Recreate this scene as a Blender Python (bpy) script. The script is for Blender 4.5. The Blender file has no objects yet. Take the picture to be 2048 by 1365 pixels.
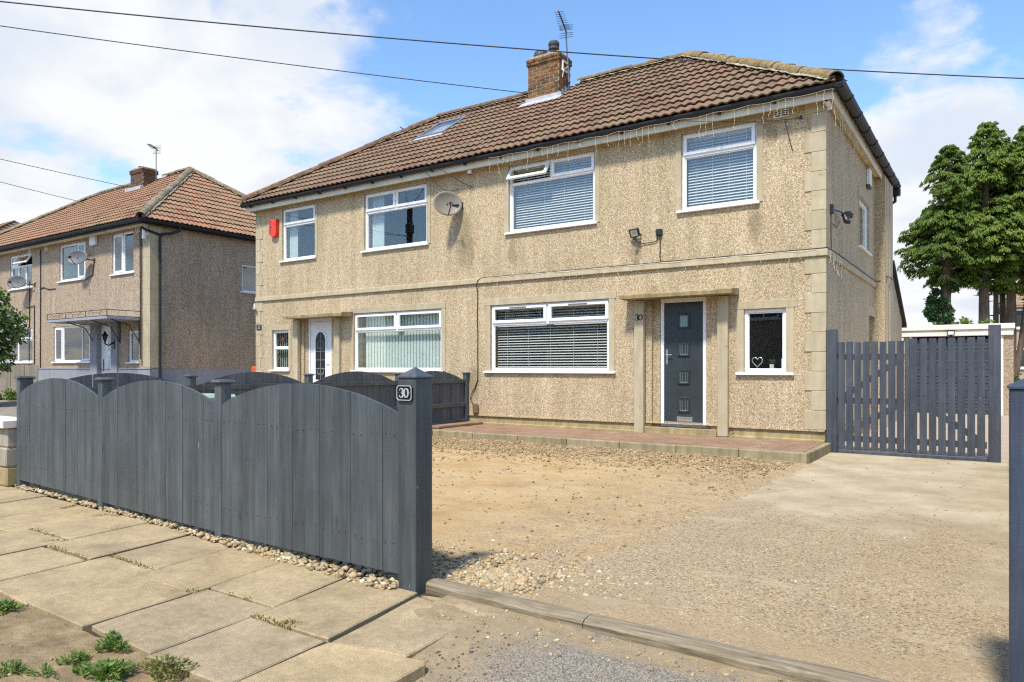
import bpy, bmesh, math, random
import numpy as np
from mathutils import Vector, Matrix, noise

random.seed(7)
rng = np.random.default_rng(7)
R = math.radians
S = bpy.context.scene
COL = S.collection

# ------------------------------------------------------------------ camera
cam = bpy.data.cameras.new('camera')
cam.sensor_width = 36.0
cam.lens = 36.0 * 1436 / 2048
cam.shift_y = (735 - 682.5) / 2048
cam.clip_start = 0.05
cam.clip_end = 2000
camo = bpy.data.objects.new('camera', cam)
COL.objects.link(camo)
CAM = Vector((2.062, -11.123, 1.255))
camo.location = CAM
camo.rotation_euler = (R(90), 0, R(34.06))
S.camera = camo

# ------------------------------------------------------------------ sun, sky, exposure
SUN_EL = R(57)
SUN_TRAVEL = Vector((-0.123 * math.cos(SUN_EL), 0.992 * math.cos(SUN_EL), -math.sin(SUN_EL)))
sl = bpy.data.lights.new('sun', 'SUN')
sl.energy = 2.9
sl.angle = R(6.0)
sl.color = (1.0, 0.95, 0.87)
so = bpy.data.objects.new('sun', sl)
COL.objects.link(so)
so.rotation_euler = SUN_TRAVEL.to_track_quat('-Z', 'Y').to_euler()

S.view_settings.view_transform = 'Standard'
S.view_settings.look = 'None'
S.view_settings.gamma = 1
S.view_settings.use_curve_mapping = False
S.view_settings.exposure = 0.92
S.cycles.use_denoising = False
S.cycles.filter_width = 1.2
S.cycles.max_bounces = 8
S.cycles.transparent_max_bounces = 16


class NT:
    """tiny node-tree helper"""
    def __init__(s, tree):
        s.t = tree

    def n(s, typ, ins=None, **props):
        nd = s.t.nodes.new(typ)
        for k, v in props.items():
            setattr(nd, k, v)
        if ins:
            for k, v in ins.items():
                s.set(nd.inputs[k], v)
        return nd

    def set(s, inp, v):
        if isinstance(v, bpy.types.NodeSocket):
            s.t.links.new(v, inp)
        elif isinstance(v, bpy.types.Node):
            s.t.links.new(v.outputs[0], inp)
        else:
            if inp.type == 'RGBA' and len(v) == 3:
                v = (*v, 1)
            inp.default_value = v

    def math(s, op, a, b=0.0, c=None, clamp=False):
        nd = s.n('ShaderNodeMath', operation=op, use_clamp=clamp)
        s.set(nd.inputs[0], a)
        s.set(nd.inputs[1], b)
        if c is not None:
            s.set(nd.inputs[2], c)
        return nd.outputs[0]

    def vmath(s, op, a, b=(0, 0, 0)):
        nd = s.n('ShaderNodeVectorMath', operation=op)
        s.set(nd.inputs[0], a)
        s.set(nd.inputs[1], b)
        return nd.outputs['Value'] if op in ('DOT_PRODUCT', 'LENGTH') else nd.outputs[0]

    def noise(s, vec, scale, detail=4, rough=0.55, dist=0.0):
        return s.n('ShaderNodeTexNoise', {'Vector': vec, 'Scale': scale, 'Detail': detail, 'Roughness': rough,
                                          'Distortion': dist}).outputs[0]

    def voro(s, vec, scale, feature='F1', rand=1.0):
        nd = s.n('ShaderNodeTexVoronoi', feature=feature)
        s.set(nd.inputs['Vector'], vec)
        s.set(nd.inputs['Scale'], scale)
        s.set(nd.inputs['Randomness'], rand)
        return nd

    def ramp(s, fac, stops, interp='LINEAR'):
        nd = s.n('ShaderNodeValToRGB')
        cr = nd.color_ramp
        cr.interpolation = interp
        while len(cr.elements) > 1:
            cr.elements.remove(cr.elements[-1])
        for i, (p, c) in enumerate(stops):
            e = cr.elements[0] if i == 0 else cr.elements.new(p)
            e.position = p
            if not hasattr(c, '__len__'):
                c = (c, c, c)
            e.color = (*c, 1)
        s.set(nd.inputs[0], fac)
        return nd.outputs[0]

    def mix(s, fac, a, b, mode='MIX'):
        nd = s.n('ShaderNodeMix', data_type='RGBA', blend_type=mode)
        s.set(nd.inputs[0], fac)
        s.set(nd.inputs[6], a)
        s.set(nd.inputs[7], b)
        return nd.outputs[2]

    def rng(s, v, a, b, c, d, smooth=False):
        nd = s.n('ShaderNodeMapRange', {0: v, 1: a, 2: b, 3: c, 4: d})
        if smooth:
            nd.interpolation_type = 'SMOOTHSTEP'
        return nd.outputs[0]

    def scale(s, vec, sc):
        return s.vmath('MULTIPLY', vec, sc)


# world ------------------------------------------------------------
wd = bpy.data.worlds.new('World')
S.world = wd
wd.use_nodes = True
wt = wd.node_tree
wt.nodes.clear()
W = NT(wt)


def pxdir(px, py):
    a = (px - 1024) / 1436
    b = (735 - py) / 1436
    return Vector((a * .8285 - .56, a * .56 + .8285, b)).normalized()


sky = W.n('ShaderNodeTexSky', sky_type='NISHITA')
sky.sun_disc = False
sky.sun_elevation = SUN_EL
sky.sun_rotation = R(173)
sky.altitude = 60
sky.air_density = 1.0
sky.dust_density = 0.6
sky.ozone_density = 1.4
skyc = W.n('ShaderNodeHueSaturation', {'Saturation': 1.14, 'Value': 0.98, 'Color': sky.outputs[0]}).outputs[0]
bg_sky = W.n('ShaderNodeBackground', {'Color': skyc, 'Strength': 0.15})
tc = W.n('ShaderNodeTexCoord').outputs['Generated']
dirn = W.vmath('NORMALIZE', tc)
sep = W.n('ShaderNodeSeparateXYZ', {0: dirn})
# cloud deck seen in perspective: direction divided by height
den = W.math('ADD', W.math('MAXIMUM', sep.outputs[2], 0.0), 0.35)
pv = W.vmath('DIVIDE', dirn, W.n('ShaderNodeCombineXYZ', {0: den, 1: den, 2: den}).outputs[0])
n1 = W.noise(W.vmath('ADD', pv, (3.1, 1.7, 0.4)), 2.6, 9, 0.56, 0.25)
n2 = W.noise(W.vmath('ADD', pv, (8.1, 4.2, 2.4)), 9.0, 6, 0.6, 0.4)


def blob(px, py, r0, r1):
    d = pxdir(px, py)
    dp = W.vmath('DOT_PRODUCT', dirn, tuple(d))
    return W.rng(dp, math.cos(R(r1)), math.cos(R(r0)), 0, 1, True)


cov = W.math('MULTIPLY', blob(260, 270, 6, 30), 0.80)
cov = W.math('MAXIMUM', cov, W.math('MULTIPLY', blob(1860, 340, 2, 9), 0.95))
cov = W.math('MAXIMUM', cov, W.math('MULTIPLY', blob(1840, 100, 0.5, 5.5), 0.85))
cov = W.math('MAXIMUM', cov, W.rng(sep.outputs[2], 0.02, 0.24, 0.85, 0.0, True))
clear = W.math('MAXIMUM', blob(1320, 60, 6, 25), W.rng(sep.outputs[1], -0.25, -0.7, 0, 0.8, True))
# the sky behind the camera keeps scattered cloud of the same kind
den_c = W.math('ADD', W.math('MULTIPLY', n1, 0.75), W.math('MULTIPLY', n2, 0.25))
den_c = W.math('ADD', den_c, W.math('MULTIPLY', cov, 0.30))
den_c = W.math('SUBTRACT', den_c, W.math('MULTIPLY', clear, 0.15))
mask = W.rng(den_c, 0.54, 0.69, 0, 1, True)
shade = W.rng(W.noise(W.vmath('ADD', pv, (1.3, 9.7, 5.1)), 3.2, 6, 0.55, 0.3), 0.35, 0.62, 0, 1, True)
ccol = W.mix(shade, (0.52, 0.57, 0.65), (0.68, 0.685, 0.69))
bg_cl = W.n('ShaderNodeBackground', {'Color': ccol, 'Strength': 0.77})
mx = W.n('ShaderNodeMixShader', {0: mask, 1: bg_sky, 2: bg_cl})
out = W.n('ShaderNodeOutputWorld', {0: mx})

# ------------------------------------------------------------------ materials
MATS = {}


def lin(h):
    def f(c):
        c /= 255
        return c / 12.92 if c <= .04045 else ((c + .055) / 1.055) ** 2.4
    return tuple(f(int(h[i:i + 2], 16)) for i in (0, 2, 4))


def lk(h, k):
    return tuple(c * k for c in lin(h))


def material(name, build):
    m = bpy.data.materials.new(name)
    m.use_nodes = True
    m.node_tree.nodes.clear()
    t = NT(m.node_tree)
    res = build(t)
    if not isinstance(res, bpy.types.Node):
        raise ValueError(name)
    t.n('ShaderNodeOutputMaterial', {0: res})
    MATS[name] = m
    return m


def pos(t):
    return t.n('ShaderNodeNewGeometry').outputs['Position']


def rnd(t):
    a = t.n('ShaderNodeAttribute', attribute_name='rnd').outputs['Fac']
    o = t.n('ShaderNodeObjectInfo').outputs['Random']
    return t.math('FRACT', t.math('ADD', a, o))


def bsdf(t, col, rough=0.6, bump=None, strength=0.3, dist=0.01, **kw):
    ins = {'Base Color': col, 'Roughness': rough}
    ins.update(kw)
    b = t.n('ShaderNodeBsdfPrincipled', ins)
    if bump is not None:
        bn = t.n('ShaderNodeBump', {'Strength': strength, 'Distance': dist, 'Height': bump})
        t.set(b.inputs['Normal'], bn.outputs[0])
    return b


def simple(name, col, rough=0.5, var=0.12, nscale=6, **kw):
    def f(t):
        n = t.noise(pos(t), nscale, 5)
        k = t.rng(n, .3, .7, 1 - var, 1 + var)
        c = t.mix(1.0, col, t.n('ShaderNodeCombineXYZ', {0: k, 1: k, 2: k}).outputs[0], 'MULTIPLY')
        return bsdf(t, c, rough, **kw)
    return material(name, f)


def pebbledash(name, stops, gap, scale=38, stains=()):
    def f(t):
        p = pos(t)
        v = t.voro(p, scale)
        v2 = t.voro(p, scale * 2.1)
        r = t.n('ShaderNodeSeparateColor', {0: v.outputs['Color']})
        c = t.ramp(r.outputs[0], stops)
        c2 = t.ramp(t.n('ShaderNodeSeparateColor', {0: v2.outputs['Color']}).outputs[1], stops)
        c = t.mix(0.35, c, c2)
        g = t.rng(v.outputs['Distance'], 0.48, 0.78, 0, 0.75, True)
        c = t.mix(g, c, gap)
        # weathering: long vertical streaks and broad patches
        st = t.noise(t.scale(p, (3.0, 3.0, 0.35)), 1.6, 4, 0.6)
        pa = t.noise(p, 0.55, 3)
        k = t.math('MULTIPLY', t.rng(st, .35, .68, .84, 1.07), t.rng(pa, .3, .7, .92, 1.06))
        kk = t.n('ShaderNodeCombineXYZ', {0: k, 1: k, 2: t.math('MULTIPLY', k, t.rng(st, .3, .7, .93, 1.03))}).outputs[0]
        c = t.mix(1.0, c, kk, 'MULTIPLY')
        if stains:      # algae and run-off stains with a place of their own
            sx = t.n('ShaderNodeSeparateXYZ', {0: t.vmath('ADD', p, t.vmath('MULTIPLY', t.n('ShaderNodeTexNoise', {'Vector': p, 'Scale': 4.0, 'Detail': 4}).outputs['Color'], (.3, .3, .3)))})
            tot = None
            for (x, w, z, h) in stains:
                a = t.math('DIVIDE', t.math('SUBTRACT', sx.outputs[0], x + .15), w)
                b = t.math('DIVIDE', t.math('SUBTRACT', sx.outputs[2], z + .15), h)
                m = t.rng(t.math('ADD', t.math('MULTIPLY', a, a), t.math('MULTIPLY', b, b)), .2, 1.3, 1, 0, True)
                tot = m if tot is None else t.math('MAXIMUM', tot, m)
            front = t.rng(t.n('ShaderNodeSeparateXYZ', {0: p}).outputs[1], .2, .3, 1, 0)
            c = t.mix(t.math('MULTIPLY', t.math('MULTIPLY', tot, front), .42), c, lin('5e5336'))
        return bsdf(t, c, 0.85, v.outputs['Distance'], -0.7, 0.010)
    return material(name, f)


pebbledash('pebbledash', [(0.0, lin('5a482f')), (0.12, lin('8b744c')), (0.26, lin('bca27c')), (0.45, lin('bfaa87')),
                          (0.60, lin('cbb894')), (0.72, lin('b0946a')), (0.84, lin('d6c8ad')), (1.0, lin('ece2cf'))],
           lin('8a744e'), 82, stains=((-6.62, .26, 3.75, .62), (-6.45, .10, 3.55, .45), (-.74, .13, 4.78, .22), (-2.95, .12, 3.15, .2), (-6.35, .16, .95, .35), (-1.0, .14, 3.45, .28), (-5.45, .1, 3.4, .3), (-2.6, .2, 2.3, .3), (-10.75, .18, 2.0, .5)))
pebbledash('pebbledash_pinkish', [(0.0, lin('64523f')), (0.2, lin('9a846a')), (0.45, lin('b09a80')), (0.7, lin('c3b098')),
                                  (0.85, lin('ab8d74')), (1.0, lin('dccfba'))], lin('6f5f4b'), 52)


def stone_render(name, base, var=0.16):
    def f(t):
        p = pos(t)
        n = t.noise(p, 5, 6, 0.6)
        st = t.noise(t.scale(p, (4, 4, .6)), 2.2, 5, 0.65)
        k = t.math('MULTIPLY', t.rng(n, .3, .7, 1 - var * .6, 1 + var * .6), t.rng(st, .3, .7, 1 - var, 1 + var * .7))
        k = t.math('MULTIPLY', k, t.rng(rnd(t), 0, 1, .93, 1.05))
        c = t.mix(1.0, base, t.n('ShaderNodeCombineXYZ', {0: k, 1: k, 2: t.math('POWER', k, 1.25)}).outputs[0], 'MULTIPLY')
        moss = t.rng(t.noise(p, 9, 5, .7), .62, .75, 0, .45, True)
        c = t.mix(moss, c, lin('6d6440'))
        return bsdf(t, c, 0.85, t.noise(p, 120, 3), 0.25, 0.004)
    return material(name, f)


stone_render('render_stone', lin('b0a284'))
stone_render('plinth_render', lin('9c8b62'), 0.28)
stone_render('canopy_concrete', lin('94835f'), 0.35)
stone_render('kerb_concrete', lin('8f8464'), 0.3)
stone_render('grey_masonry_paint', lin('8e9096'), 0.12)
stone_render('wall_block', lin('9c9484'), 0.2)


def pvc(t):
    p = pos(t)
    k = t.rng(t.noise(p, 3, 4), .3, .7, .95, 1.0)
    c = t.mix(1.0, (0.80, 0.80, 0.79), t.n('ShaderNodeCombineXYZ', {0: k, 1: k, 2: k}).outputs[0], 'MULTIPLY')
    return bsdf(t, c, 0.35)


material('white_pvc', pvc)
simple('fascia_cream', lin('d2cab4'), 0.55, 0.14, 2.5)
simple('soffit_cream', lin('d0c3a2'), 0.6, 0.16, 3)
simple('gutter_black', (0.009, 0.010, 0.012), 0.6, 0.25, 8)
simple('black_plastic', (0.015, 0.016, 0.017), 0.4, 0.2, 20)
simple('white_plastic', (0.72, 0.72, 0.70), 0.4, 0.06, 10)
simple('cable_black', (0.02, 0.02, 0.02), 0.5, 0.2, 20)
simple('wire_grey', (0.05, 0.055, 0.06), 0.6, 0.2, 20)
simple('string_light_wire', lin('cfc6ac'), 0.5, 0.1, 30)
simple('red_plastic', lin('d8361c'), 0.4, 0.06, 10)
simple('orange_plastic', lin('c4501c'), 0.5, 0.1, 10)
simple('lead', lin('a9aaac'), 0.5, 0.2, 14)
simple('grey_aluminium', lin('6b6f72'), 0.4, 0.1, 8)
simple('chrome', (0.75, 0.75, 0.74), 0.22, 0.05, 10, Metallic=0.9)
simple('brass', lin('b29a5c'), 0.3, 0.05, 10, Metallic=0.7)
simple('dish_grey', lin('7f776b'), 0.55, 0.14, 10)
simple('dish_dark_mesh', lin('5c5f60'), 0.55, 0.1, 10)
simple('slat_white', lin('d4d7d2'), 0.5, 0.05, 4)
simple('vane_pale', lin('d3e2d9'), 0.7, 0.05, 4)
simple('curtain_white', lin('c6d2d2'), 0.8, 0.05, 4)
simple('room_wall', (0.30, 0.30, 0.29), 0.9, 0.1, 2)
simple('number_black', (0.012, 0.012, 0.013), 0.35, 0.1, 20)
simple('number_silver', (0.42, 0.43, 0.42), 0.35, 0.05, 20)
simple('pot_clay', lin('8c6a52'), 0.8, 0.2, 10)
simple('dark_cowl', lin('3d3a38'), 0.6, 0.2, 12)
simple('led_panel', lin('c8b25a'), 0.4, 0.15, 60)
simple('garage_white', lin('dcd6c8'), 0.5, 0.06, 2)
simple('garage_door_grey', lin('3d4149'), 0.5, 0.1, 3)
simple('blossom', lin('e8d4cf'), 0.7, 0.1, 10)
simple('purple_brown', lin('7a5a4c'), 0.6, 0.1, 10)
simple('leaded_strip', lin('969c9b'), 0.35, 0.1, 20)
simple('stained_red', lin('a02028'), 0.3, 0.1, 20)
simple('pale_green_plastic', lin('8fa89c'), 0.5, 0.05, 10)


def glass(tr, gl_add):
    def f(t):
        fc = t.n('ShaderNodeLayerWeight', {'Blend': 0.5}).outputs['Facing']
        fac = t.math('ADD', t.math('MULTIPLY', t.math('POWER', fc, 5.0), 0.8), gl_add, clamp=True)
        a = t.n('ShaderNodeBsdfTransparent', {0: tr})
        # float glass is never quite flat
        bn = t.n('ShaderNodeBump', {'Strength': 0.02, 'Distance': 0.02, 'Height': t.noise(pos(t), 1.6, 2)})
        b = t.n('ShaderNodeBsdfGlossy', {'Color': (1, 1, 1), 'Roughness': 0.0, 'Normal': bn.outputs[0]})
        return t.n('ShaderNodeMixShader', {0: fac, 1: a, 2: b})
    return f


material('window_glass', glass((.92, .93, .92), 0.07))
material('rooflight_glass', glass((.85, .86, .86), 0.06))
material('obscure_glass', lambda t: bsdf(t, lin('2d3838'), 0.25, t.noise(pos(t), 90, 4), 0.3, 0.004))


material('obscure_pale_glass', lambda t: bsdf(t, lin('7f9698'), 0.2, t.noise(pos(t), 90, 4), 0.4, 0.004))


def roof_tile(name, ca, cb, cc, moss):
    def f(t):
        p = pos(t)
        r = rnd(t)
        c = t.ramp(r, [(0, ca), (0.45, cb), (0.8, cc), (1, ca)])
        n = t.noise(p, 28, 5, 0.65)
        k = t.rng(n, .3, .7, .70, 1.24)
        c = t.mix(1.0, c, t.n('ShaderNodeCombineXYZ', {0: k, 1: k, 2: k}).outputs[0], 'MULTIPLY')
        big = t.noise(p, 1.1, 4, .6)
        m = t.math('MULTIPLY', t.rng(big, .40, .60, 0.1, 1, True), t.rng(t.noise(p, 30, 5, .75), .40, .60, 0, .9, True))
        c = t.mix(m, c, moss)
        sp = t.rng(t.noise(p, 75, 3, .6), .63, .70, 0, .55, True)
        c = t.mix(sp, c, lin('b9ad94'))
        return bsdf(t, c, 0.9, n, 0.4, 0.006)
    return material(name, f)


roof_tile('roof_tile', lk('805f4a', .86), lk('876852', .86), lk('6d5340', .84), lk('847556', .88))
roof_tile('roof_tile_orange', lin('94694e'), lin('9b7152'), lin('835d45'), lin('82775b'))
roof_tile('roof_tile_far', lin('8d7458'), lin('97805f'), lin('7d674e'), lin('83795d'))


def mossy(name, ca, cb, cc):
    def f(t):
        p = pos(t)
        n = t.noise(p, 11, 6, .7)
        c = t.ramp(n, [(.3, ca), (.5, cb), (.68, cc)])
        d = t.rng(t.noise(p, 17, 6, .75), .44, .62, 0, .75, True)
        c = t.mix(d, c, lin('4c4534'))
        k = t.rng(rnd(t), 0, 1, .85, 1.12)
        c = t.mix(1.0, c, t.n('ShaderNodeCombineXYZ', {0: k, 1: k, 2: k}).outputs[0], 'MULTIPLY')
        return bsdf(t, c, .95, n, .7, .015)
    return material(name, f)


mossy('hip_mossy', lin('6f6040'), lin('8a7248'), lin('9c8c6e'))
mossy('hip_grey', lin('7d7059'), lin('8a7c63'), lin('98896e'))
mossy('ridge_red', lin('5c3a2c'), lin('74503c'), lin('8f7a55'))
mossy('ridge_brown', lin('6b5038'), lin('80653f'), lin('94805c'))
mossy('mortar', lin('8f8668'), lin('a69a7c'), lin('b9b09a'))


def brick(name, a, b, c_):
    def f(t):
        p = pos(t)
        r = rnd(t)
        c = t.ramp(r, [(0, a), (.3, b), (.6, c_), (.8, a), (1, b)])
        s = t.rng(t.noise(p, 9, 5, .7), .42, .62, 0, .85, True)
        c = t.mix(s, c, lin('3d3326'))
        return bsdf(t, c, .9, t.noise(p, 60, 4), .4, .005)
    return material(name, f)


brick('brick_orange', lin('94602f'), lin('7d5632'), lin('5c482f'))
brick('brick_brown', lin('66442f'), lin('52392a'), lin('734d34'))


def paver(t):
    p = pos(t)
    c = t.ramp(rnd(t), [(0, lin('876a52')), (.5, lin('8f7258')), (1, lin('80654e'))])
    k = t.math('MULTIPLY', t.rng(t.noise(p, 2.2, 5, .65), .3, .7, .82, 1.16), t.rng(t.noise(p, 90, 3, .7), .3, .7, .8, 1.18))
    c = t.mix(1.0, c, t.n('ShaderNodeCombineXYZ', {0: k, 1: k, 2: k}).outputs[0], 'MULTIPLY')
    d = t.rng(t.noise(t.vmath('ADD', p, (3, 1, 2)), 1.6, 5, .7), .52, .72, 0, .5, True)
    c = t.mix(d, c, lin('a3927a'))
    return bsdf(t, c, .9, t.noise(p, 90, 3, .7), .3, .003)


material('paver_red', paver)


def painted_wood(name, base, sheen):
    def f(t):
        p = pos(t)
        oc = t.n('ShaderNodeTexCoord').outputs['Object']
        o = t.n('ShaderNodeObjectInfo').outputs['Random']
        pv = t.vmath('ADD', p, t.n('ShaderNodeCombineXYZ', {0: t.math('MULTIPLY', o, 9), 1: t.math('MULTIPLY', o, 5), 2: o}).outputs[0])
        grain = t.noise(t.scale(pv, (26, 26, 1.6)), 1.8, 6, .65, .6)
        saw = t.noise(t.scale(pv, (4, 4, 60)), 1.2, 4, .7, .5)
        mid = t.noise(t.scale(pv, (7, 7, .35)), 1.7, 4, .6, .3)
        big = t.noise(pv, 2.4, 4, .6)
        k = t.math('MULTIPLY', t.rng(grain, .3, .7, .80, 1.18), t.rng(big, .3, .7, .82, 1.18))
        k = t.math('MULTIPLY', k, t.rng(mid, .32, .68, .72, 1.25))
        k = t.math('MULTIPLY', k, t.rng(saw, .3, .7, .95, 1.04))
        k = t.math('MULTIPLY', k, t.rng(o, 0, 1, .93, 1.07))
        c = t.mix(1.0, base, t.n('ShaderNodeCombineXYZ', {0: k, 1: k, 2: k}).outputs[0], 'MULTIPLY')
        c = t.mix(t.rng(big, .55, .75, 0, .35, True), c, lin('5a5552'))
        # knots and places where the paint has flaked to bare wood
        kn = t.voro(t.scale(pv, (1, .12, .5)), 4.2)
        c = t.mix(t.rng(kn.outputs['Distance'], .03, .10, .6, 0, True), c, lin('2b2a2b'))
        fl = t.rng(t.noise(t.scale(pv, (60, 60, 9)), 1.0, 3, .6), .735, .76, 0, .9)
        c = t.mix(fl, c, lin('a89a86'))
        h = t.math('ADD', t.math('MULTIPLY', grain, .7), t.math('MULTIPLY', saw, .18))
        return bsdf(t, c, sheen, h, .5, .008)
    return material(name, f)


painted_wood('fence_paint', lin('494f51'), 0.5)
painted_wood('fence_paint_back', lin('53565a'), 0.65)
painted_wood('gate_paint', lin('41454c'), 0.5)
painted_wood('post_paint_blue', lin('39414f'), 0.45)
painted_wood('grey_timber', lin('8c8474'), 0.85)


def sleeper(t):
    p = pos(t)
    g = t.noise(t.scale(p, (2.2, 34, 34)), 1.6, 6, .65, .5)
    c = t.ramp(g, [(.3, lin('544834')), (.45, lin('7b6e57')), (.62, lin('91856f')), (.8, lin('7e7058'))])
    d = t.rng(t.noise(p, 7, 5, .7), .52, .68, 0, .6, True)
    c = t.mix(d, c, lin('6e6140'))
    return bsdf(t, c, .9, g, .6, .01)


material('weathered_timber', sleeper)


def composite_door(t):
    p = pos(t)
    g = t.noise(t.scale(p, (40, 40, 3)), 1.5, 5, .6)
    k = t.rng(t.noise(p, 4, 3), .3, .7, .85, 1.2)
    c = t.mix(1.0, lin('2f3639'), t.n('ShaderNodeCombineXYZ', {0: k, 1: k, 2: k}).outputs[0], 'MULTIPLY')
    return bsdf(t, c, .38, g, .12, .003)


material('door_grey', composite_door)


def slab_mat(t):
    p = pos(t)
    r = rnd(t)
    base = t.ramp(r, [(0, lk('988563', 1.12)), (.35, lk('9c8a69', 1.12)), (.7, lk('a08c67', 1.12)), (1, lk('958468', 1.12))])
    sp = t.noise(p, 150, 4, .7)
    k = t.rng(sp, .3, .7, .58, 1.36)
    big = t.noise(p, 3.2, 6, .65)
    k = t.math('MULTIPLY', k, t.rng(big, .3, .7, .76, 1.18))
    k = t.math('MULTIPLY', k, t.rng(t.noise(p, 22, 5, .7), .3, .7, .84, 1.14))
    c = t.mix(1.0, base, t.n('ShaderNodeCombineXYZ', {0: k, 1: k, 2: k}).outputs[0], 'MULTIPLY')
    dirt = t.rng(t.noise(t.vmath('ADD', p, (4, 2, 1)), 1.7, 5, .7), .50, .72, 0, .6, True)
    c = t.mix(dirt, c, lin('6f6043'))
    ch = t.rng(t.noise(p, 300, 2), .66, .70, 0, .6)
    c = t.mix(ch, c, lin('4d4230'))
    wh = t.rng(t.noise(t.vmath('ADD', p, (1, 7, 3)), 6, 5, .75), .64, .74, 0, .45, True)
    c = t.mix(wh, c, lin('aca28c'))
    return bsdf(t, c, .9, t.math('ADD', sp, t.math('MULTIPLY', big, 2)), .35, .006)


material('paving_slab', slab_mat)


def soil(name, a, b, c_):
    def f(t):
        p = pos(t)
        n = t.noise(p, 6, 8, .7)
        c = t.ramp(n, [(.28, a), (.5, b), (.7, c_)])
        sp = t.noise(p, 130, 4, .7)
        k = t.rng(sp, .3, .7, .65, 1.25)
        c = t.mix(1.0, c, t.n('ShaderNodeCombineXYZ', {0: k, 1: k, 2: k}).outputs[0], 'MULTIPLY')
        return bsdf(t, c, .95, t.math('ADD', n, t.math('MULTIPLY', sp, .3)), .8, .03)
    return material(name, f)


soil('soil', lin('63533a'), lin('8f7a57'), lin('a8936c'))
soil('joint_soil', lin('33291a'), lin('453820'), lin('5e5030'))
soil('garden_earth', lin('71685a'), lin('8a7f6e'), lin('9c9180'))
soil('back_paving', lin('a5927a'), lin('b09d85'), lin('b8a68f'))


def yard(t):
    p = pos(t)
    s = t.n('ShaderNodeSeparateXYZ', {0: p})
    n = t.noise(p, 1.3, 7, .65)
    c = t.ramp(n, [(.3, lk('927850', 1.22)), (.45, lk('a2875c', 1.22)), (.58, lk('a89068', 1.22)), (.72, lk('967d58', 1.22))])
    # trampled reddish and greyish patches
    m = t.rng(t.noise(t.scale(p, (.6, 1.6, 1)), 1.1, 5, .65), .56, .70, 0, .6, True)
    c = t.mix(m, c, lin('917661'))
    # grittier, paler towards the house path and towards the drive
    gy = t.rng(s.outputs[1], -3.6, -2.0, 0, .75, True)
    gx = t.rng(t.math('ADD', s.outputs[0], t.math('MULTIPLY', t.math('SUBTRACT', t.noise(p, 1.6, 5, .7), .5), 2.4)), -2.2, 0.0, 0, .9, True)
    gm = t.math('MULTIPLY', t.math('MAXIMUM', gy, gx), t.rng(t.noise(p, 3, 5, .7), .35, .6, .35, 1))
    v = t.voro(p, 62)
    vc = t.ramp(t.n('ShaderNodeSeparateColor', {0: v.outputs['Color']}).outputs[0],
                [(0, lin('6f5d42')), (.3, lin('9c8663')), (.6, lin('ad9b7a')), (.85, lin('987a54')), (1, lin('bfb298'))])
    c = t.mix(gm, c, vc)
    sp = t.noise(p, 110, 5, .75)
    k = t.rng(sp, .3, .7, .74, 1.2)
    c = t.mix(1.0, c, t.n('ShaderNodeCombineXYZ', {0: k, 1: k, 2: k}).outputs[0], 'MULTIPLY')
    h = t.math('ADD', t.math('MULTIPLY', sp, .5), t.math('MULTIPLY', t.noise(p, 24, 6, .7), 1.2))
    return bsdf(t, c, .95, h, .7, .018)


material('sandy_yard', yard)


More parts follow.
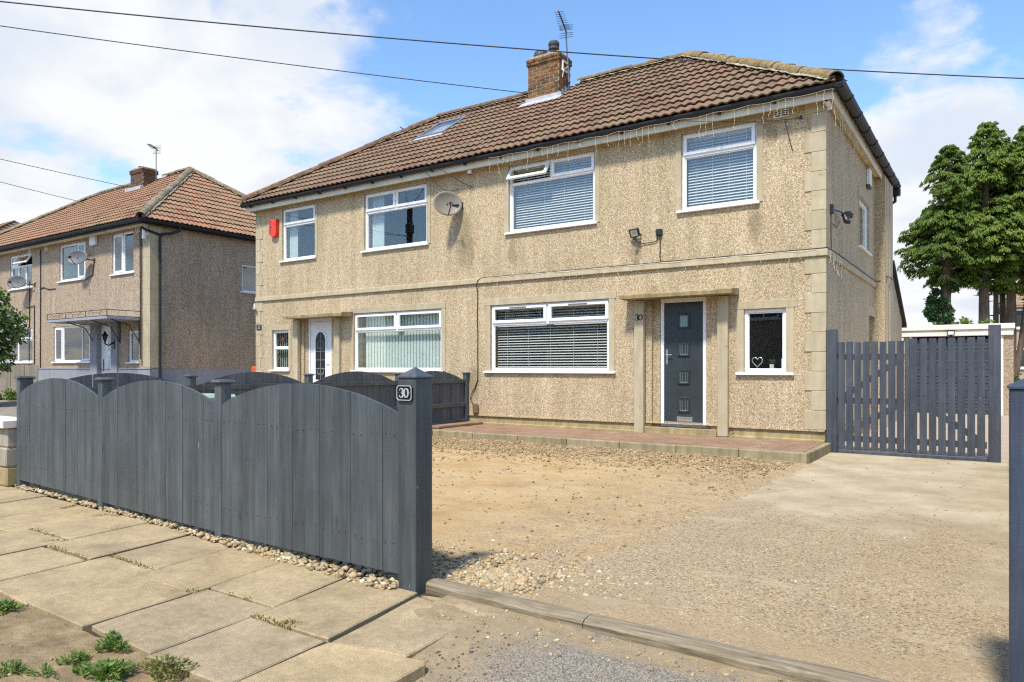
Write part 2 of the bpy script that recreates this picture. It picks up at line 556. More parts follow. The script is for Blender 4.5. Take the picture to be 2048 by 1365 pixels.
def drive(t):
    p = pos(t)
    s = t.n('ShaderNodeSeparateXYZ', {0: p})
    # smooth trowelled concrete near the gate, exposed aggregate below, with worn patches
    wob = t.noise(t.scale(p, (1, .7, 1)), 1.5, 6, .7)
    e = t.math('ADD', s.outputs[1], t.math('MULTIPLY', t.math('SUBTRACT', wob, .5), 3.4))
    e = t.math('ADD', e, t.math('MULTIPLY', t.math('SUBTRACT', t.noise(p, 9, 6, .75), .5), 2.2))
    ag = t.rng(e, -5.3, -4.1, 1, 0, True)
    pt = t.rng(t.noise(t.scale(p, (.9, 2.2, 1)), 1.15, 5, .65), .58, .66, 0, .7, True)
    ag = t.math('MULTIPLY', ag, t.math('SUBTRACT', 1.0, pt))
    edge = t.rng(s.outputs[0], 1.75, 2.1, 0, .7, True)
    ag = t.math('MULTIPLY', ag, t.math('SUBTRACT', 1.0, t.math('MULTIPLY', edge, t.rng(wob, .4, .6, 0, 1))))
    v = t.voro(p, 88)
    vr = t.n('ShaderNodeSeparateColor', {0: v.outputs['Color']})
    vc = t.ramp(vr.outputs[0], [(0, lin('4a4032')), (.13, lk('6f5d44', 1.25)), (.3, lk('8f7c5e', 1.25)), (.55, lk('a08e70', 1.25)),
                                (.75, lk('937554', 1.25)), (.88, lk('b0a288', 1.25)), (1, lin('7d776c'))])
    g = t.rng(v.outputs['Distance'], .35, .6, 0, .7, True)
    vc = t.mix(g, vc, lin('8f7d5d'))
    big = t.noise(p, 1.6, 6, .65)
    sm = t.ramp(big, [(.3, lin('998a6c')), (.5, lin('a8987a')), (.7, lin('b2a58a'))])
    fine = t.noise(p, 140, 4, .7)
    k = t.rng(fine, .3, .7, .84, 1.12)
    sm = t.mix(1.0, sm, t.n('ShaderNodeCombineXYZ', {0: k, 1: k, 2: k}).outputs[0], 'MULTIPLY')
    dk = t.rng(t.noise(t.scale(p, (1, 3, 1)), 5.5, 4, .7), .66, .74, 0, .5, True)
    sm = t.mix(dk, sm, lin('8b7b5b'))
    c = t.mix(ag, sm, vc)
    # sandy soil washed down to the sleepers
    wash = t.math('MULTIPLY', t.rng(s.outputs[1], -7.2, -7.85, 0, .75, True), t.rng(t.noise(p, 3.4, 5, .7), .36, .62, .2, 1))
    c = t.mix(wash, c, lin('978160'))
    kb = t.rng(big, .3, .7, .92, 1.08)
    c = t.mix(1.0, c, t.n('ShaderNodeCombineXYZ', {0: kb, 1: kb, 2: kb}).outputs[0], 'MULTIPLY')
    h = t.math('ADD', t.math('MULTIPLY', t.math('SUBTRACT', 1.0, v.outputs['Distance']), ag), t.math('MULTIPLY', fine, .25))
    return bsdf(t, c, .9, h, .55, .008)


material('drive_concrete', drive)


def tarmac(t):
    p = pos(t)
    s = t.n('ShaderNodeSeparateXYZ', {0: p})
    v = t.voro(p, 170)
    r = t.n('ShaderNodeSeparateColor', {0: v.outputs['Color']}).outputs[0]
    ac = t.ramp(r, [(0, lin('57524a')), (.35, lin('726b5f')), (.65, lin('837a6b')), (.85, lin('968b76')), (1, lin('aa9d84'))])
    n = t.noise(p, 2.2, 6, .7)
    d = t.math('ADD', t.math('ADD', s.outputs[0], t.math('MULTIPLY', s.outputs[1], .15)), t.math('MULTIPLY', t.math('SUBTRACT', n, .5), .9))
    sand = t.rng(d, -1.30, -.72, 1, 0, True)
    sand2 = t.rng(s.outputs[1], -8.34, -8.20, 0, 1, True)
    sand2 = t.math('MULTIPLY', sand2, t.rng(t.noise(p, 7, 5, .7), .3, .52, 0, 1, True))
    sand = t.math('MAXIMUM', sand, sand2)
    sand = t.math('MULTIPLY', sand, t.rng(t.noise(p, 60, 3, .7), .33, .5, .45, 1))
    sc = t.ramp(t.noise(p, 9, 7, .7), [(.3, lin('84704f')), (.55, lin('988463')), (.75, lin('a39274'))])
    c = t.mix(sand, ac, sc)
    k = t.rng(t.noise(p, 140, 4, .7), .3, .7, .8, 1.2)
    c = t.mix(1.0, c, t.n('ShaderNodeCombineXYZ', {0: k, 1: k, 2: k}).outputs[0], 'MULTIPLY')
    return bsdf(t, c, .9, t.math('SUBTRACT', 1.0, v.outputs['Distance']), .5, .008)


material('crossover_tarmac', tarmac)
material('road_asphalt', lambda t: bsdf(t, t.ramp(t.voro(pos(t), 80).outputs['Distance'], [(0, (.07, .07, .068)), (1, (.03, .03, .03))]), .9))


def stones(name, stops):
    def f(t):
        c = t.ramp(rnd(t), stops)
        k = t.rng(t.noise(pos(t), 80, 3), .3, .7, .8, 1.15)
        c = t.mix(1.0, c, t.n('ShaderNodeCombineXYZ', {0: k, 1: k, 2: k}).outputs[0], 'MULTIPLY')
        return bsdf(t, c, .85)
    return material(name, f)


stones('gravel_tan', [(0, lin('6f5a3c')), (.25, lin('917a54')), (.5, lin('a38a62')), (.75, lin('866a44')), (.9, lin('b3a280')), (1, lin('7d7566'))])
stones('gravel_pale', [(0, lin('7b6c52')), (.2, lin('a8946e')), (.45, lin('978869')), (.65, lin('b8a582')), (.82, lin('a0804f')), (1, lin('cbbfa4'))])
stones('chips_dark', [(0, lin('44413c')), (.5, lin('615b52')), (1, lin('7d7464'))])


def leaf(name, a, b, c_, tr=0.25):
    def f(t):
        r = rnd(t)
        c = t.ramp(r, [(0, a), (.5, b), (1, c_)])
        d = bsdf(t, c, .6)
        tl = t.n('ShaderNodeBsdfTranslucent', {'Color': c})
        return t.n('ShaderNodeMixShader', {0: tr, 1: d, 2: tl})
    return material(name, f)


leaf('conifer_leaf', (0.072, 0.125, 0.017), (0.148, 0.222, 0.027), (0.245, 0.315, 0.044), .45)
leaf('ivy_leaf', (0.020, 0.050, 0.012), (0.035, 0.085, 0.018), (0.06, 0.12, 0.03), .15)
leaf('shrub_leaf', (0.05, 0.10, 0.022), (0.09, 0.16, 0.03), (0.17, 0.25, 0.06), .35)
leaf('weed_leaf', (0.08, 0.15, 0.025), (0.13, 0.22, 0.035), (0.22, 0.30, 0.06), .35)
leaf('weed_yellow', (0.14, 0.16, 0.03), (0.22, 0.19, 0.04), (0.10, 0.15, 0.03), .3)
leaf('moss', (0.17, 0.14, 0.02), (0.30, 0.19, 0.04), (0.13, 0.17, 0.03), .2)


def bark(t):
    p = pos(t)
    n = t.noise(t.scale(p, (9, 9, 1.4)), 2, 6, .7)
    c = t.ramp(n, [(.3, lin('3c3027')), (.5, lin('5d4d40')), (.7, lin('7a6856'))])
    return bsdf(t, c, .9, n, .8, .03)


material('bark', bark)
simple('pole_wood', lin('4a3d30'), 0.9, 0.25, 8)
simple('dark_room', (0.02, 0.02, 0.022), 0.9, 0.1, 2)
simple('far_wall', lin('a08f7a'), 0.9, 0.1, 3)
simple('opposite_wall', lin('a8977f'), 0.9, 0.12, 3)

# ------------------------------------------------------------------ mesh helpers
I4 = Matrix.Identity(4)


class MB:
    def __init__(s):
        s.v = []
        s.f = []
        s.r = []

    def add(s, vs, fs, M=None, r=0.0):
        b = len(s.v)
        if M is not None:
            vs = [M @ Vector(p) for p in vs]
        s.v.extend([tuple(p) for p in vs])
        for f in fs:
            s.f.append(tuple(i + b for i in f))
            s.r.append(r)
        return s

    def box(s, a, b, M=None, ch=0.0, r=0.0):
        c = [(a[i] + b[i]) / 2 for i in range(3)]
        h = [abs(b[i] - a[i]) / 2 for i in range(3)]
        if ch <= 0:
            vs = [(c[0] + sx * h[0], c[1] + sy * h[1], c[2] + sz * h[2]) for sx in (-1, 1) for sy in (-1, 1) for sz in (-1, 1)]
            fs = [(0, 1, 3, 2), (4, 6, 7, 5), (0, 4, 5, 1), (2, 3, 7, 6), (0, 2, 6, 4), (1, 5, 7, 3)]
        else:
            ch = min(ch, *[x * .9 for x in h])
            vs, idx = [], {}
            for sx in (-1, 1):
                for sy in (-1, 1):
                    for sz in (-1, 1):
                        for k in range(3):
                            q = [h[0] - ch, h[1] - ch, h[2] - ch]
                            q[k] = h[k]
                            idx[(sx, sy, sz, k)] = len(vs)
                            vs.append((c[0] + sx * q[0], c[1] + sy * q[1], c[2] + sz * q[2]))
            fs = []
            for k in range(3):
                o = [i for i in range(3) if i != k]
                for sg in (-1, 1):
                    loop = []
                    for (p, q) in ((-1, -1), (1, -1), (1, 1), (-1, 1)):
                        sgn = [0, 0, 0]
                        sgn[k] = sg
                        sgn[o[0]] = p
                        sgn[o[1]] = q
                        loop.append(idx[(*sgn, k)])
                    fs.append(loop)
            for k in range(3):      # edges parallel to axis k
                o = [i for i in range(3) if i != k]
                for p in (-1, 1):
                    for q in (-1, 1):
                        def sg(e):
                            x = [0, 0, 0]
                            x[k] = e
                            x[o[0]] = p
                            x[o[1]] = q
                            return tuple(x)
                        fs.append([idx[(*sg(-1), o[0])], idx[(*sg(1), o[0])], idx[(*sg(1), o[1])], idx[(*sg(-1), o[1])]])
            for sx in (-1, 1):
                for sy in (-1, 1):
                    for sz in (-1, 1):
                        fs.append([idx[(sx, sy, sz, 0)], idx[(sx, sy, sz, 1)], idx[(sx, sy, sz, 2)]])
            fixed = []
            cc = Vector(c)
            for f in fs:
                p = [Vector(vs[i]) for i in f]
                nrm = (p[1] - p[0]).cross(p[2] - p[1])
                mid = sum(p, Vector()) / len(p) - cc
                fixed.append(tuple(f) if nrm.dot(mid) > 0 else tuple(reversed(f)))
            fs = fixed
        return s.add(vs, fs, M, r)

    def prism(s, poly, y0, y1, M=None, r=0.0):
        """polygon in the local x-z plane (anticlockwise seen from -y), from y0 (front) to y1"""
        n = len(poly)
        vs = [(x, y0, z) for x, z in poly] + [(x, y1, z) for x, z in poly]
        fs = [tuple(range(n)), tuple(reversed(range(n, 2 * n)))]
        for i in range(n):
            j = (i + 1) % n
            fs.append((j, i, n + i, n + j))
        return s.add(vs, fs, M, r)

    def flat(s, poly, z0, z1, M=None, r=0.0):
        """polygon in x-y (anticlockwise from above), from z0 up to z1"""
        n = len(poly)
        vs = [(x, y, z0) for x, y in poly] + [(x, y, z1) for x, y in poly]
        fs = [tuple(reversed(range(n))), tuple(range(n, 2 * n))]
        for i in range(n):
            j = (i + 1) % n
            fs.append((i, j, n + j, n + i))
        return s.add(vs, fs, M, r)

    def tube(s, pts, rad, n=6, M=None, cap=True, r=0.0):
        pts = [Vector(p) for p in pts]
        m = len(pts)
        rads = rad if hasattr(rad, '__len__') else [rad] * m
        vs = []
        up = None
        for i, p in enumerate(pts):
            d = (pts[min(i + 1, m - 1)] - pts[max(i - 1, 0)])
            d = d.normalized() if d.length > 1e-9 else Vector((0, 0, 1))
            if up is None:
                ref = Vector((0, 0, 1)) if abs(d.z) < .9 else Vector((1, 0, 0))
                a = d.cross(ref).normalized()
            else:
                a = (up - d * up.dot(d)).normalized()
            up = a
            b = d.cross(a)
            for k in range(n):
                t = 2 * math.pi * k / n
                vs.append(p + (a * math.cos(t) + b * math.sin(t)) * rads[i])
        fs = []
        for i in range(m - 1):
            for k in range(n):
                k2 = (k + 1) % n
                fs.append((i * n + k, i * n + k2, (i + 1) * n + k2, (i + 1) * n + k))
        if cap:
            fs.append(tuple(reversed(range(n))))
            fs.append(tuple(range((m - 1) * n, m * n)))
        return s.add(vs, fs, M, r)

    def lathe(s, prof, n=16, M=None, cap=True, r=0.0):
        vs = []
        for (rr, z) in prof:
            for k in range(n):
                t = 2 * math.pi * k / n
                vs.append((rr * math.cos(t), rr * math.sin(t), z))
        fs = []
        for i in range(len(prof) - 1):
            for k in range(n):
                k2 = (k + 1) % n
                fs.append((i * n + k, i * n + k2, (i + 1) * n + k2, (i + 1) * n + k))
        if cap:
            fs.append(tuple(reversed(range(n))))
            fs.append(tuple(range((len(prof) - 1) * n, len(prof) * n)))
        return s.add(vs, fs, M, r)

    def mesh(s, name, org=(0, 0, 0)):
        me = bpy.data.meshes.new(name)
        o = Vector(org)
        me.from_pydata([tuple(Vector(p) - o) for p in s.v], [], s.f)
        if any(s.r):
            at = me.attributes.new('rnd', 'FLOAT', 'FACE')
            at.data.foreach_set('value', s.r)
        me.update()
        return me


def np_mesh(name, V, F, rn=None):
    me = bpy.data.meshes.new(name)
    V = np.asarray(V, np.float32)
    F = np.asarray(F, np.int32)
    k = F.shape[1]
    me.vertices.add(len(V))
    me.vertices.foreach_set('co', V.ravel())
    me.loops.add(F.size)
    me.loops.foreach_set('vertex_index', F.ravel())
    me.polygons.add(len(F))
    me.polygons.foreach_set('loop_start', np.arange(0, F.size, k, dtype=np.int32))
    me.update(calc_edges=True)
    if rn is not None:
        at = me.attributes.new('rnd', 'FLOAT', 'FACE')
        at.data.foreach_set('value', np.asarray(rn, np.float32))
    return me


WORLD = {}


def wloc(o):
    return WORLD.get(o.name, Vector((0, 0, 0)))


def link(name, me, mat, parent=None, org=(0, 0, 0), rot=None, smooth=False):
    """me holds coordinates relative to org (world). rot: 3x3/quaternion for leaf objects only."""
    o = bpy.data.objects.new(name, me)
    COL.objects.link(o)
    if me is not None and mat is not None and not me.materials:
        me.materials.append(MATS[mat])
    if smooth and me is not None:
        me.polygons.foreach_set('use_smooth', [True] * len(me.polygons))
    org = Vector(org)
    if parent is not None:
        o.parent = parent
        o.location = org - wloc(parent)
    else:
        o.location = org
    if rot is not None:
        o.rotation_euler = rot.to_euler()
    WORLD[o.name] = org
    return o


def part(name, mb, mat, parent, org=None, smooth=False, label=None):
    org = wloc(parent) if org is None else Vector(org)
    o = link(name, mb.mesh(name, org), mat, parent, org, smooth=smooth)
    if label:
        o['label'] = label
    return o


def thing(name, label, cat, loc=(0, 0, 0), group=None):
    o = link(name, None, None, None, loc)
    o['label'] = label
    o['category'] = cat
    if group:
        o['group'] = group
    return o


def solid(name, mb, mat, label, cat, loc, group=None, smooth=False):
    """a thing that is one mesh"""
    o = link(name, mb.mesh(name, loc), mat, None, loc, smooth=smooth)
    o['label'] = label
    o['category'] = cat
    if group:
        o['group'] = group
    return o


def structure(name, me, mat, loc=(0, 0, 0), kind='structure', smooth=False):
    o = link(name, me, mat, None, loc, smooth=smooth)
    o['kind'] = kind
    return o


def frame(o, ex, ey, ez=(0, 0, 1)):
    M = Matrix.Identity(4)
    for i in range(3):
        M[i][0], M[i][1], M[i][2], M[i][3] = ex[i], ey[i], ez[i], o[i]
    return M


# ------------------------------------------------------------------ ground and setting
def height_sheet(name, x0, x1, y0, y1, step, zf, mat, kind='structure', inside=None, smooth=True):
    nx = max(2, int(round((x1 - x0) / step)) + 1)
    ny = max(2, int(round((y1 - y0) / step)) + 1)
    xs = np.linspace(x0, x1, nx)
    ys = np.linspace(y0, y1, ny)
    V = []
    for y in ys:
        for x in xs:
            V.append((x, y, zf(x, y)))
    F = []
    for j in range(ny - 1):
        for i in range(nx - 1):
            if inside and not inside((xs[i] + xs[i + 1]) / 2, (ys[j] + ys[j + 1]) / 2):
                continue
            a = j * nx + i
            F.append((a, a + 1, a + nx + 1, a + nx))
    me = np_mesh(name, V, F)
    return structure(name, me, mat, smooth=smooth, kind=kind)


def fb(x, y, sc, amp, seed=0.0):
    return noise.fractal((x * sc + seed, y * sc - seed, seed * .7), 1.0, 2.0, 4) * amp


g = MB()
g.add([(-400, -400, -.16), (400, -400, -.16), (400, 600, -.16), (-400, 600, -.16)], [(0, 1, 2, 3)])
structure('ground', g.mesh('ground'), 'garden_earth')

g = MB()
g.add([(-60, -20.5, -.12), (60, -20.5, -.12), (60, -11.9, -.12), (-60, -11.9, -.12)], [(0, 1, 2, 3)])
structure('road', g.mesh('road'), 'road_asphalt')


def verge_z(x, y):
    return -.022 + fb(x, y, 2.2, .018, 3.1) + fb(x, y, 9, .008, 8.0) - max(0, (-10.9 - y)) * .08


height_sheet('verge', -9.0, 1.0, -11.9, -9.36, .045, verge_z, 'soil')


def bed_z(x, y):
    return -.022 + fb(x, y, 7, .006, 1.0)


height_sheet('pavement_bed', -9.0, -.16, -9.40, -7.72, .08, bed_z, 'joint_soil')


def cross_z(x, y):
    t = min(1, max(0, (y + 9.2) / .9))
    return -.062 + .055 * t + fb(x, y, 5, .006, 5)


height_sheet('crossover', -.45, 4.5, -11.9, -8.0, .06, cross_z, 'crossover_tarmac')


def yard_z(x, y):
    t = min(1, max(0, (y + 8.0) / 6.3))
    e = max(0, x + .12)
    w = fb(x, y, 1.2, .016, 2) + fb(x, y, 5, .012, 6) + fb(x, y, 16, .011, 9)
    q = fb(x, y, 2.2, .03, 15) + fb(x, y, 8, .012, 17)
    return .012 + .052 * t + w * (1 if x < -.5 else .6) - e * .13 + (q * .5 if x > -.5 else 0)


height_sheet('yard', -6.42, .5, -7.94, -1.5, .05, yard_z, 'sandy_yard', inside=lambda x, y: y > -8.02 - .0512 * (x + .75))


def drive_z(x, y):
    t = min(1, max(0, (y + 8.0) / 8.0))
    return .012 + .024 * t + fb(x, y, 1.1, .006, 12)


height_sheet('driveway', -.45, 2.5, -7.98, .35, .12, drive_z, 'drive_concrete')
height_sheet('back_yard', -.4, 5.5, .3, 30, .8, lambda x, y: .03, 'back_paving')


def garden_z(x, y):
    t = min(1, max(0, (y + 8.0) / 8.0))
    s = min(1, max(0, (-7.5 - x) / 6.0))
    return .0 + .16 * t + s * (.22 * t + .12) + fb(x, y, 1.5, .02, 4)


height_sheet('side_garden', -40, -6.52, -7.7, 3.5, .4, garden_z, 'garden_earth')

height_sheet('side_garden', 2.42, 16, -7.9, 12, .4, lambda x, y: .01 + fb(x, y, 1.5, .02, 4), 'garden_earth')

# pavement slabs: one object each under the pavement ------------------------------------
pave = link('pavement', None, None, None, (-3, -8.75, 0))
pave['kind'] = 'structure'


def slab(poly, z=0.0, th=.055, tilt=(0, 0)):
    cx = sum(p[0] for p in poly) / len(poly)
    cy = sum(p[1] for p in poly) / len(poly)
    inset = []
    n = len(poly)
    pts, ptsi = [], []
    for i in range(n):
        a, b = poly[i], poly[(i + 1) % n]
        k = 5
        for j in range(k):
            t = j / k
            x = a[0] + (b[0] - a[0]) * t
            y = a[1] + (b[1] - a[1]) * t
            w = .0028
            if j == 0:
                w = .007
                w = .007 if random.random() < .7 else .022
                x += random.uniform(-.004, .004)
                y += random.uniform(-.004, .004)
            dx, dy = cx - x, cy - y
            L = math.hypot(dx, dy)
            jx = random.uniform(0, w) + .0058
            pts.append((x + dx / L * jx, y + dy / L * jx))
            ptsi.append((x + dx / L * (jx + .008), y + dy / L * (jx + .008)))
    m = len(pts)
    zz = lambda p, dz: z + dz + (p[0] - cx) * tilt[0] + (p[1] - cy) * tilt[1]
    vs = [(x, y, zz((x, y), -th)) for x, y in pts] + [(x, y, zz((x, y), -.006)) for x, y in pts] + [(x, y, zz((x, y), 0)) for x, y in ptsi]
    fs = []
    for i in range(m):
        j = (i + 1) % m
        fs.append((i, j, m + j, m + i))
        fs.append((m + i, m + j, 2 * m + j, 2 * m + i))
    fs.append(tuple(range(2 * m, 3 * m)))
    mb = MB()
    mb.add(vs, fs)
    part('slab', mb, 'paving_slab', pave, (cx, cy, z))


cx_ = [-8.0, -7.35, -6.75, -6.13, -5.50, -4.83, -4.16, -3.50, -2.85, -2.26, -1.65, -1.06, -.50]
for i in range(len(cx_) - 1):
    a, b = cx_[i], cx_[i + 1]
    ym = (-8.70, -8.80, -8.68, -8.78, -8.66, -8.73, -8.605, -8.785, -8.66, -8.81, -8.715, -8.865)[i]
    jo = random.uniform(-.02, .02)
    yt = -8.10 + .0512 * (-.75 - (a + b) / 2) + random.uniform(0, .02)
    sh = lambda y: (-.07 if y < -8.76 else -.16) * (y + 8.76)          # courses lean a little
    a, b = a + .004, b - .004
    za, zb = random.uniform(-.005, .006), random.uniform(-.006, .004)
    o1 = .0 if i % 2 else .012
    slab([(a + sh(-9.41) + o1, -9.41 + random.uniform(-.02, .02)), (b + sh(-9.41) + o1, -9.41), (b + sh(ym) + o1, ym), (a + sh(ym) + o1, ym)], za, tilt=(random.uniform(-.006, .006), random.uniform(-.004, .004)))
    slab([(a + sh(ym), ym + .006), (b + sh(ym), ym + .006), (b + sh(yt), yt), (a + sh(yt), yt)], zb, tilt=(random.uniform(-.006, .006), random.uniform(-.004, .004)))
slab([(-.445, -9.42), (.085, -9.42), (.075, -8.83), (.05, -8.79), (-.478, -8.868)], .006, .075)
slab([(-.478, -8.858), (-.085, -8.775), (-.11, -8.22), (-.595, -8.125)], -.010, .06, (-.012, .0))
slab([(-.075, -8.74), (-.01, -8.55), (.005, -8.25), (-.10, -8.22)], -.036, .06, (-.03, 0))
slab([(-.59, -8.115), (-.11, -8.205), (-.02, -8.13), (-.40, -8.06)], -.006, .05)
slab([(-.08, -8.215), (.02, -8.235), (.10, -8.16), (.0, -8.11)], -.012, .05)

# sleepers across the drive entrance
sl_t = thing('timber_edging', 'two weathered grey timber sleepers edging the driveway entrance', 'timber edging', (.5, -7.97, 0))


def sleeper_beam(x0, y0, x1, y1, w, h):
    n = 26
    vs, fs = [], []
    prof = [(-w / 2, -.04), (-w / 2 - .004, h * .55), (-w / 2 + .018, h * .92), (-.01, h), (w / 2 - .02, h * .96), (w / 2, h * .6), (w / 2, -.04)]
    for i in range(n + 1):
        t = i / n
        x, y = x0 + (x1 - x0) * t, y0 + (y1 - y0) * t
        for k, (a, z) in enumerate(prof):
            j = noise.noise((x * 3.1, k * 1.7, 4.2)) * .009 + noise.noise((x * 11, k * 2.7, 1.2)) * .004
            vs.append((x, y + a + (j if k in (1, 2) else j * .5), z + (noise.noise((x * 2.3, k, 9)) * .008 if z > 0 else 0)))
    m = len(prof)
    for i in range(n):
        for k in range(m - 1):
            fs.append((i * m + k, (i + 1) * m + k, (i + 1) * m + k + 1, i * m + k + 1))
    fs.append(tuple(range(m)))
    fs.append(tuple(reversed(range(n * m, (n + 1) * m))))
    mb = MB()
    mb.add(vs, fs)
    part('sleeper', mb, 'weathered_timber', sl_t, ((x0 + x1) / 2, (y0 + y1) / 2, 0))


sleeper_beam(-.69, -7.965, .405, -8.005, .12, .040)
sleeper_beam(.412, -8.005, 2.08, -8.05, .125, .042)


# ------------------------------------------------------------------ loose stones
def rocks(name, P, size, mat, zoff=0.25):
    ico = bmesh.new()
    bmesh.ops.create_icosphere(ico, subdivisions=1, radius=1)
    bv = np.array([v.co[:] for v in ico.verts])
    bf = np.array([[v.index for v in f.verts] for f in ico.faces])
    ico.free()
    n = len(P)
    P = np.asarray(P)
    size = np.asarray(size)
    V = np.repeat(bv[None], n, 0)
    V = V * (1 + rng.uniform(-.38, .38, (n, len(bv), 1)))
    V = V * np.stack([rng.uniform(.8, 1.25, n), rng.uniform(.65, 1.1, n), rng.uniform(.45, .8, n)], 1)[:, None, :]
    a = rng.uniform(0, 6.28, n)
    ca, sa = np.cos(a)[:, None], np.sin(a)[:, None]
    X = V[..., 0] * ca - V[..., 1] * sa
    Y = V[..., 0] * sa + V[..., 1] * ca
    V = np.stack([X, Y, V[..., 2]], -1) * size[:, None, None]
    V += P[:, None, :]
    V[..., 2] += (size * zoff)[:, None]
    F = (bf[None] + (np.arange(n) * len(bv))[:, None, None]).reshape(-1, 3)
    rn = np.repeat(rng.uniform(0.001, 1, n), len(bf))
    return structure(name, np_mesh(name, V.reshape(-1, 3), F, rn), mat, kind='stuff')


def rsize(n, a, b, p=2.2):
    return a + (b - a) * rng.uniform(0, 1, n) ** p


# loose grit on the yard, dense below the path
P, Z = [], []
for _ in range(14000):
    x = random.uniform(-6.3, -.05)
    d = abs(random.gauss(0, .75))
    y = -1.66 - d
    if noise.noise((x * 1.3, y * 1.3, 2)) * .5 + random.random() * .9 < .28 + d * .12:
        continue
    P.append((x, y, yard_z(x, y)))
a = rsize(len(P), .006, .026, 2.0)
for _ in range(9000):
    x, y = random.uniform(-6.3, .1), random.uniform(-7.9, -2.2)
    if noise.noise((x * 1.1, y * 2.0, 7)) + random.uniform(-.5, .5) < .05:
        continue
    P.append((x, y, yard_z(x, y)))
b = rsize(len(P) - len(a), .0025, .017, 3.4)
rocks('gravel', P, np.concatenate([a, b]), 'gravel_tan')
# pale stones by the gatepost and under the fence
P = []
for _ in range(1500):
    r = abs(random.gauss(0, .32))
    t = random.uniform(0, 6.28)
    x, y = -.42 + r * math.cos(t) * 1.25, -7.66 + r * math.sin(t) * .8
    if y < -7.9 or x > .9:
        continue
    P.append((x, y, yard_z(min(x, .0), y)))
for _ in range(420):
    x, y = random.gauss(.05, .25), random.gauss(-7.45, .2)
    if y > -7.88:
        P.append((x, y, yard_z(min(x, 0), y)))
for _ in range(1600):
    r = abs(random.gauss(0, .36))
    t = random.uniform(0, 6.28)
    x, y = -.40 + r * math.cos(t) * 1.3, -7.62 + r * math.sin(t) * .85
    if y > -7.9 and x < 1.0:
        P.append((x, y, yard_z(min(x, .0), y)))
n0 = len(P)
a = rsize(n0, .0045, .023, 1.9)
for _ in range(2500):
    x = random.uniform(-6.5, -.76)
    w = .012 + .095 * min(1, max(0, (x + 4.2) / 3.0))
    y = -8.085 - .0512 * (x + .75) + random.uniform(-w, .14)
    P.append((x, y, -.012 + random.uniform(0, .03)))
b = rsize(len(P) - n0, .008, .026, 1.3)
rocks('gravel', P, np.concatenate([a, b]), 'gravel_pale')
P = []
for _ in range(1500):
    x, y = random.uniform(-6.5, .1), random.uniform(-11.2, -9.45)
    if random.random() < .3 + noise.noise((x * 2, y * 2, 3)):
        P.append((x, y, verge_z(x, y)))
for _ in range(700):
    x, y = random.uniform(0, 2.1), random.uniform(-7.9, -.1)
    P.append((x, y, drive_z(x, y)))
for _ in range(500):
    x, y = random.uniform(-.35, 2.2), random.gauss(-8.22, .09)
    P.append((x, y, cross_z(x, y)))
rocks('gravel', P, rsize(len(P), .0025, .013, 4.0), 'gravel_pale')
P = []
for _ in range(420):
    x, y = random.gauss(.12, .22), random.gauss(-8.68, .22)
    if x > -.05 and y < -8.25:
        P.append((x, y, cross_z(x, y)))
rocks('tarmac_chippings', P, rsize(len(P), .002, .009, 2.5), 'chips_dark')
for (x, y, s) in ((-.16, -1.68, .05), (1.13, -7.45, .026), (1.73, -7.45, .024), (1.86, -7.43, .022), (.95, -8.12, .02), (1.06, -8.3, .016)):
    pass


# ------------------------------------------------------------------ fences
def cap_post(parent, x, y, z0, z1, w, mat, cap=True, ang=0.0, pyramid=False):
    M = Matrix.Translation((x, y, 0)) @ Matrix.Rotation(ang, 4, 'Z')
    mb = MB()
    if pyramid:
        mb.box((-w / 2, -w / 2, z0), (w / 2, w / 2, z1), M, ch=.004)
        p = part('post', mb, mat, parent, (x, y, z0))
        c = MB()
        e = w / 2 + .006
        c.add([(-e, -e, z1), (e, -e, z1), (e, e, z1), (-e, e, z1), (-e, -e, z1 + .008), (e, -e, z1 + .008), (e, e, z1 + .008), (-e, e, z1 + .008), (0, 0, z1 + .062)],
              [(3, 2, 1, 0), (0, 1, 5, 4), (1, 2, 6, 5), (2, 3, 7, 6), (3, 0, 4, 7), (4, 5, 8), (5, 6, 8), (6, 7, 8), (7, 4, 8)], M)
        part('post_cap', c, mat, p, (x, y, z1))
        return p
    mb.box((-w / 2, -w / 2, z0), (w / 2, w / 2, z1), M, ch=.004)
    p = part('post', mb, mat, parent, (x, y, z0))
    if cap:
        c = MB()
        e = w / 2 + .022
        i = e - .014
        vs = [(-i, -i, z1), (i, -i, z1), (i, i, z1), (-i, i, z1), (-e, -e, z1 + .012), (e, -e, z1 + .012), (e, e, z1 + .012), (-e, e, z1 + .012),
              (-i, -i, z1 + .03), (i, -i, z1 + .03), (i, i, z1 + .03), (-i, i, z1 + .03)]
        fs = [(3, 2, 1, 0), (8, 9, 10, 11)]
        for q in (0, 4):
            for k in range(4):
                j = (k + 1) % 4
                fs.append((q + k, q + j, q + 4 + j, q + 4 + k))
        c.add(vs, fs, M)
        part('post_cap', c, mat, p, (x, y, z1))
    return p


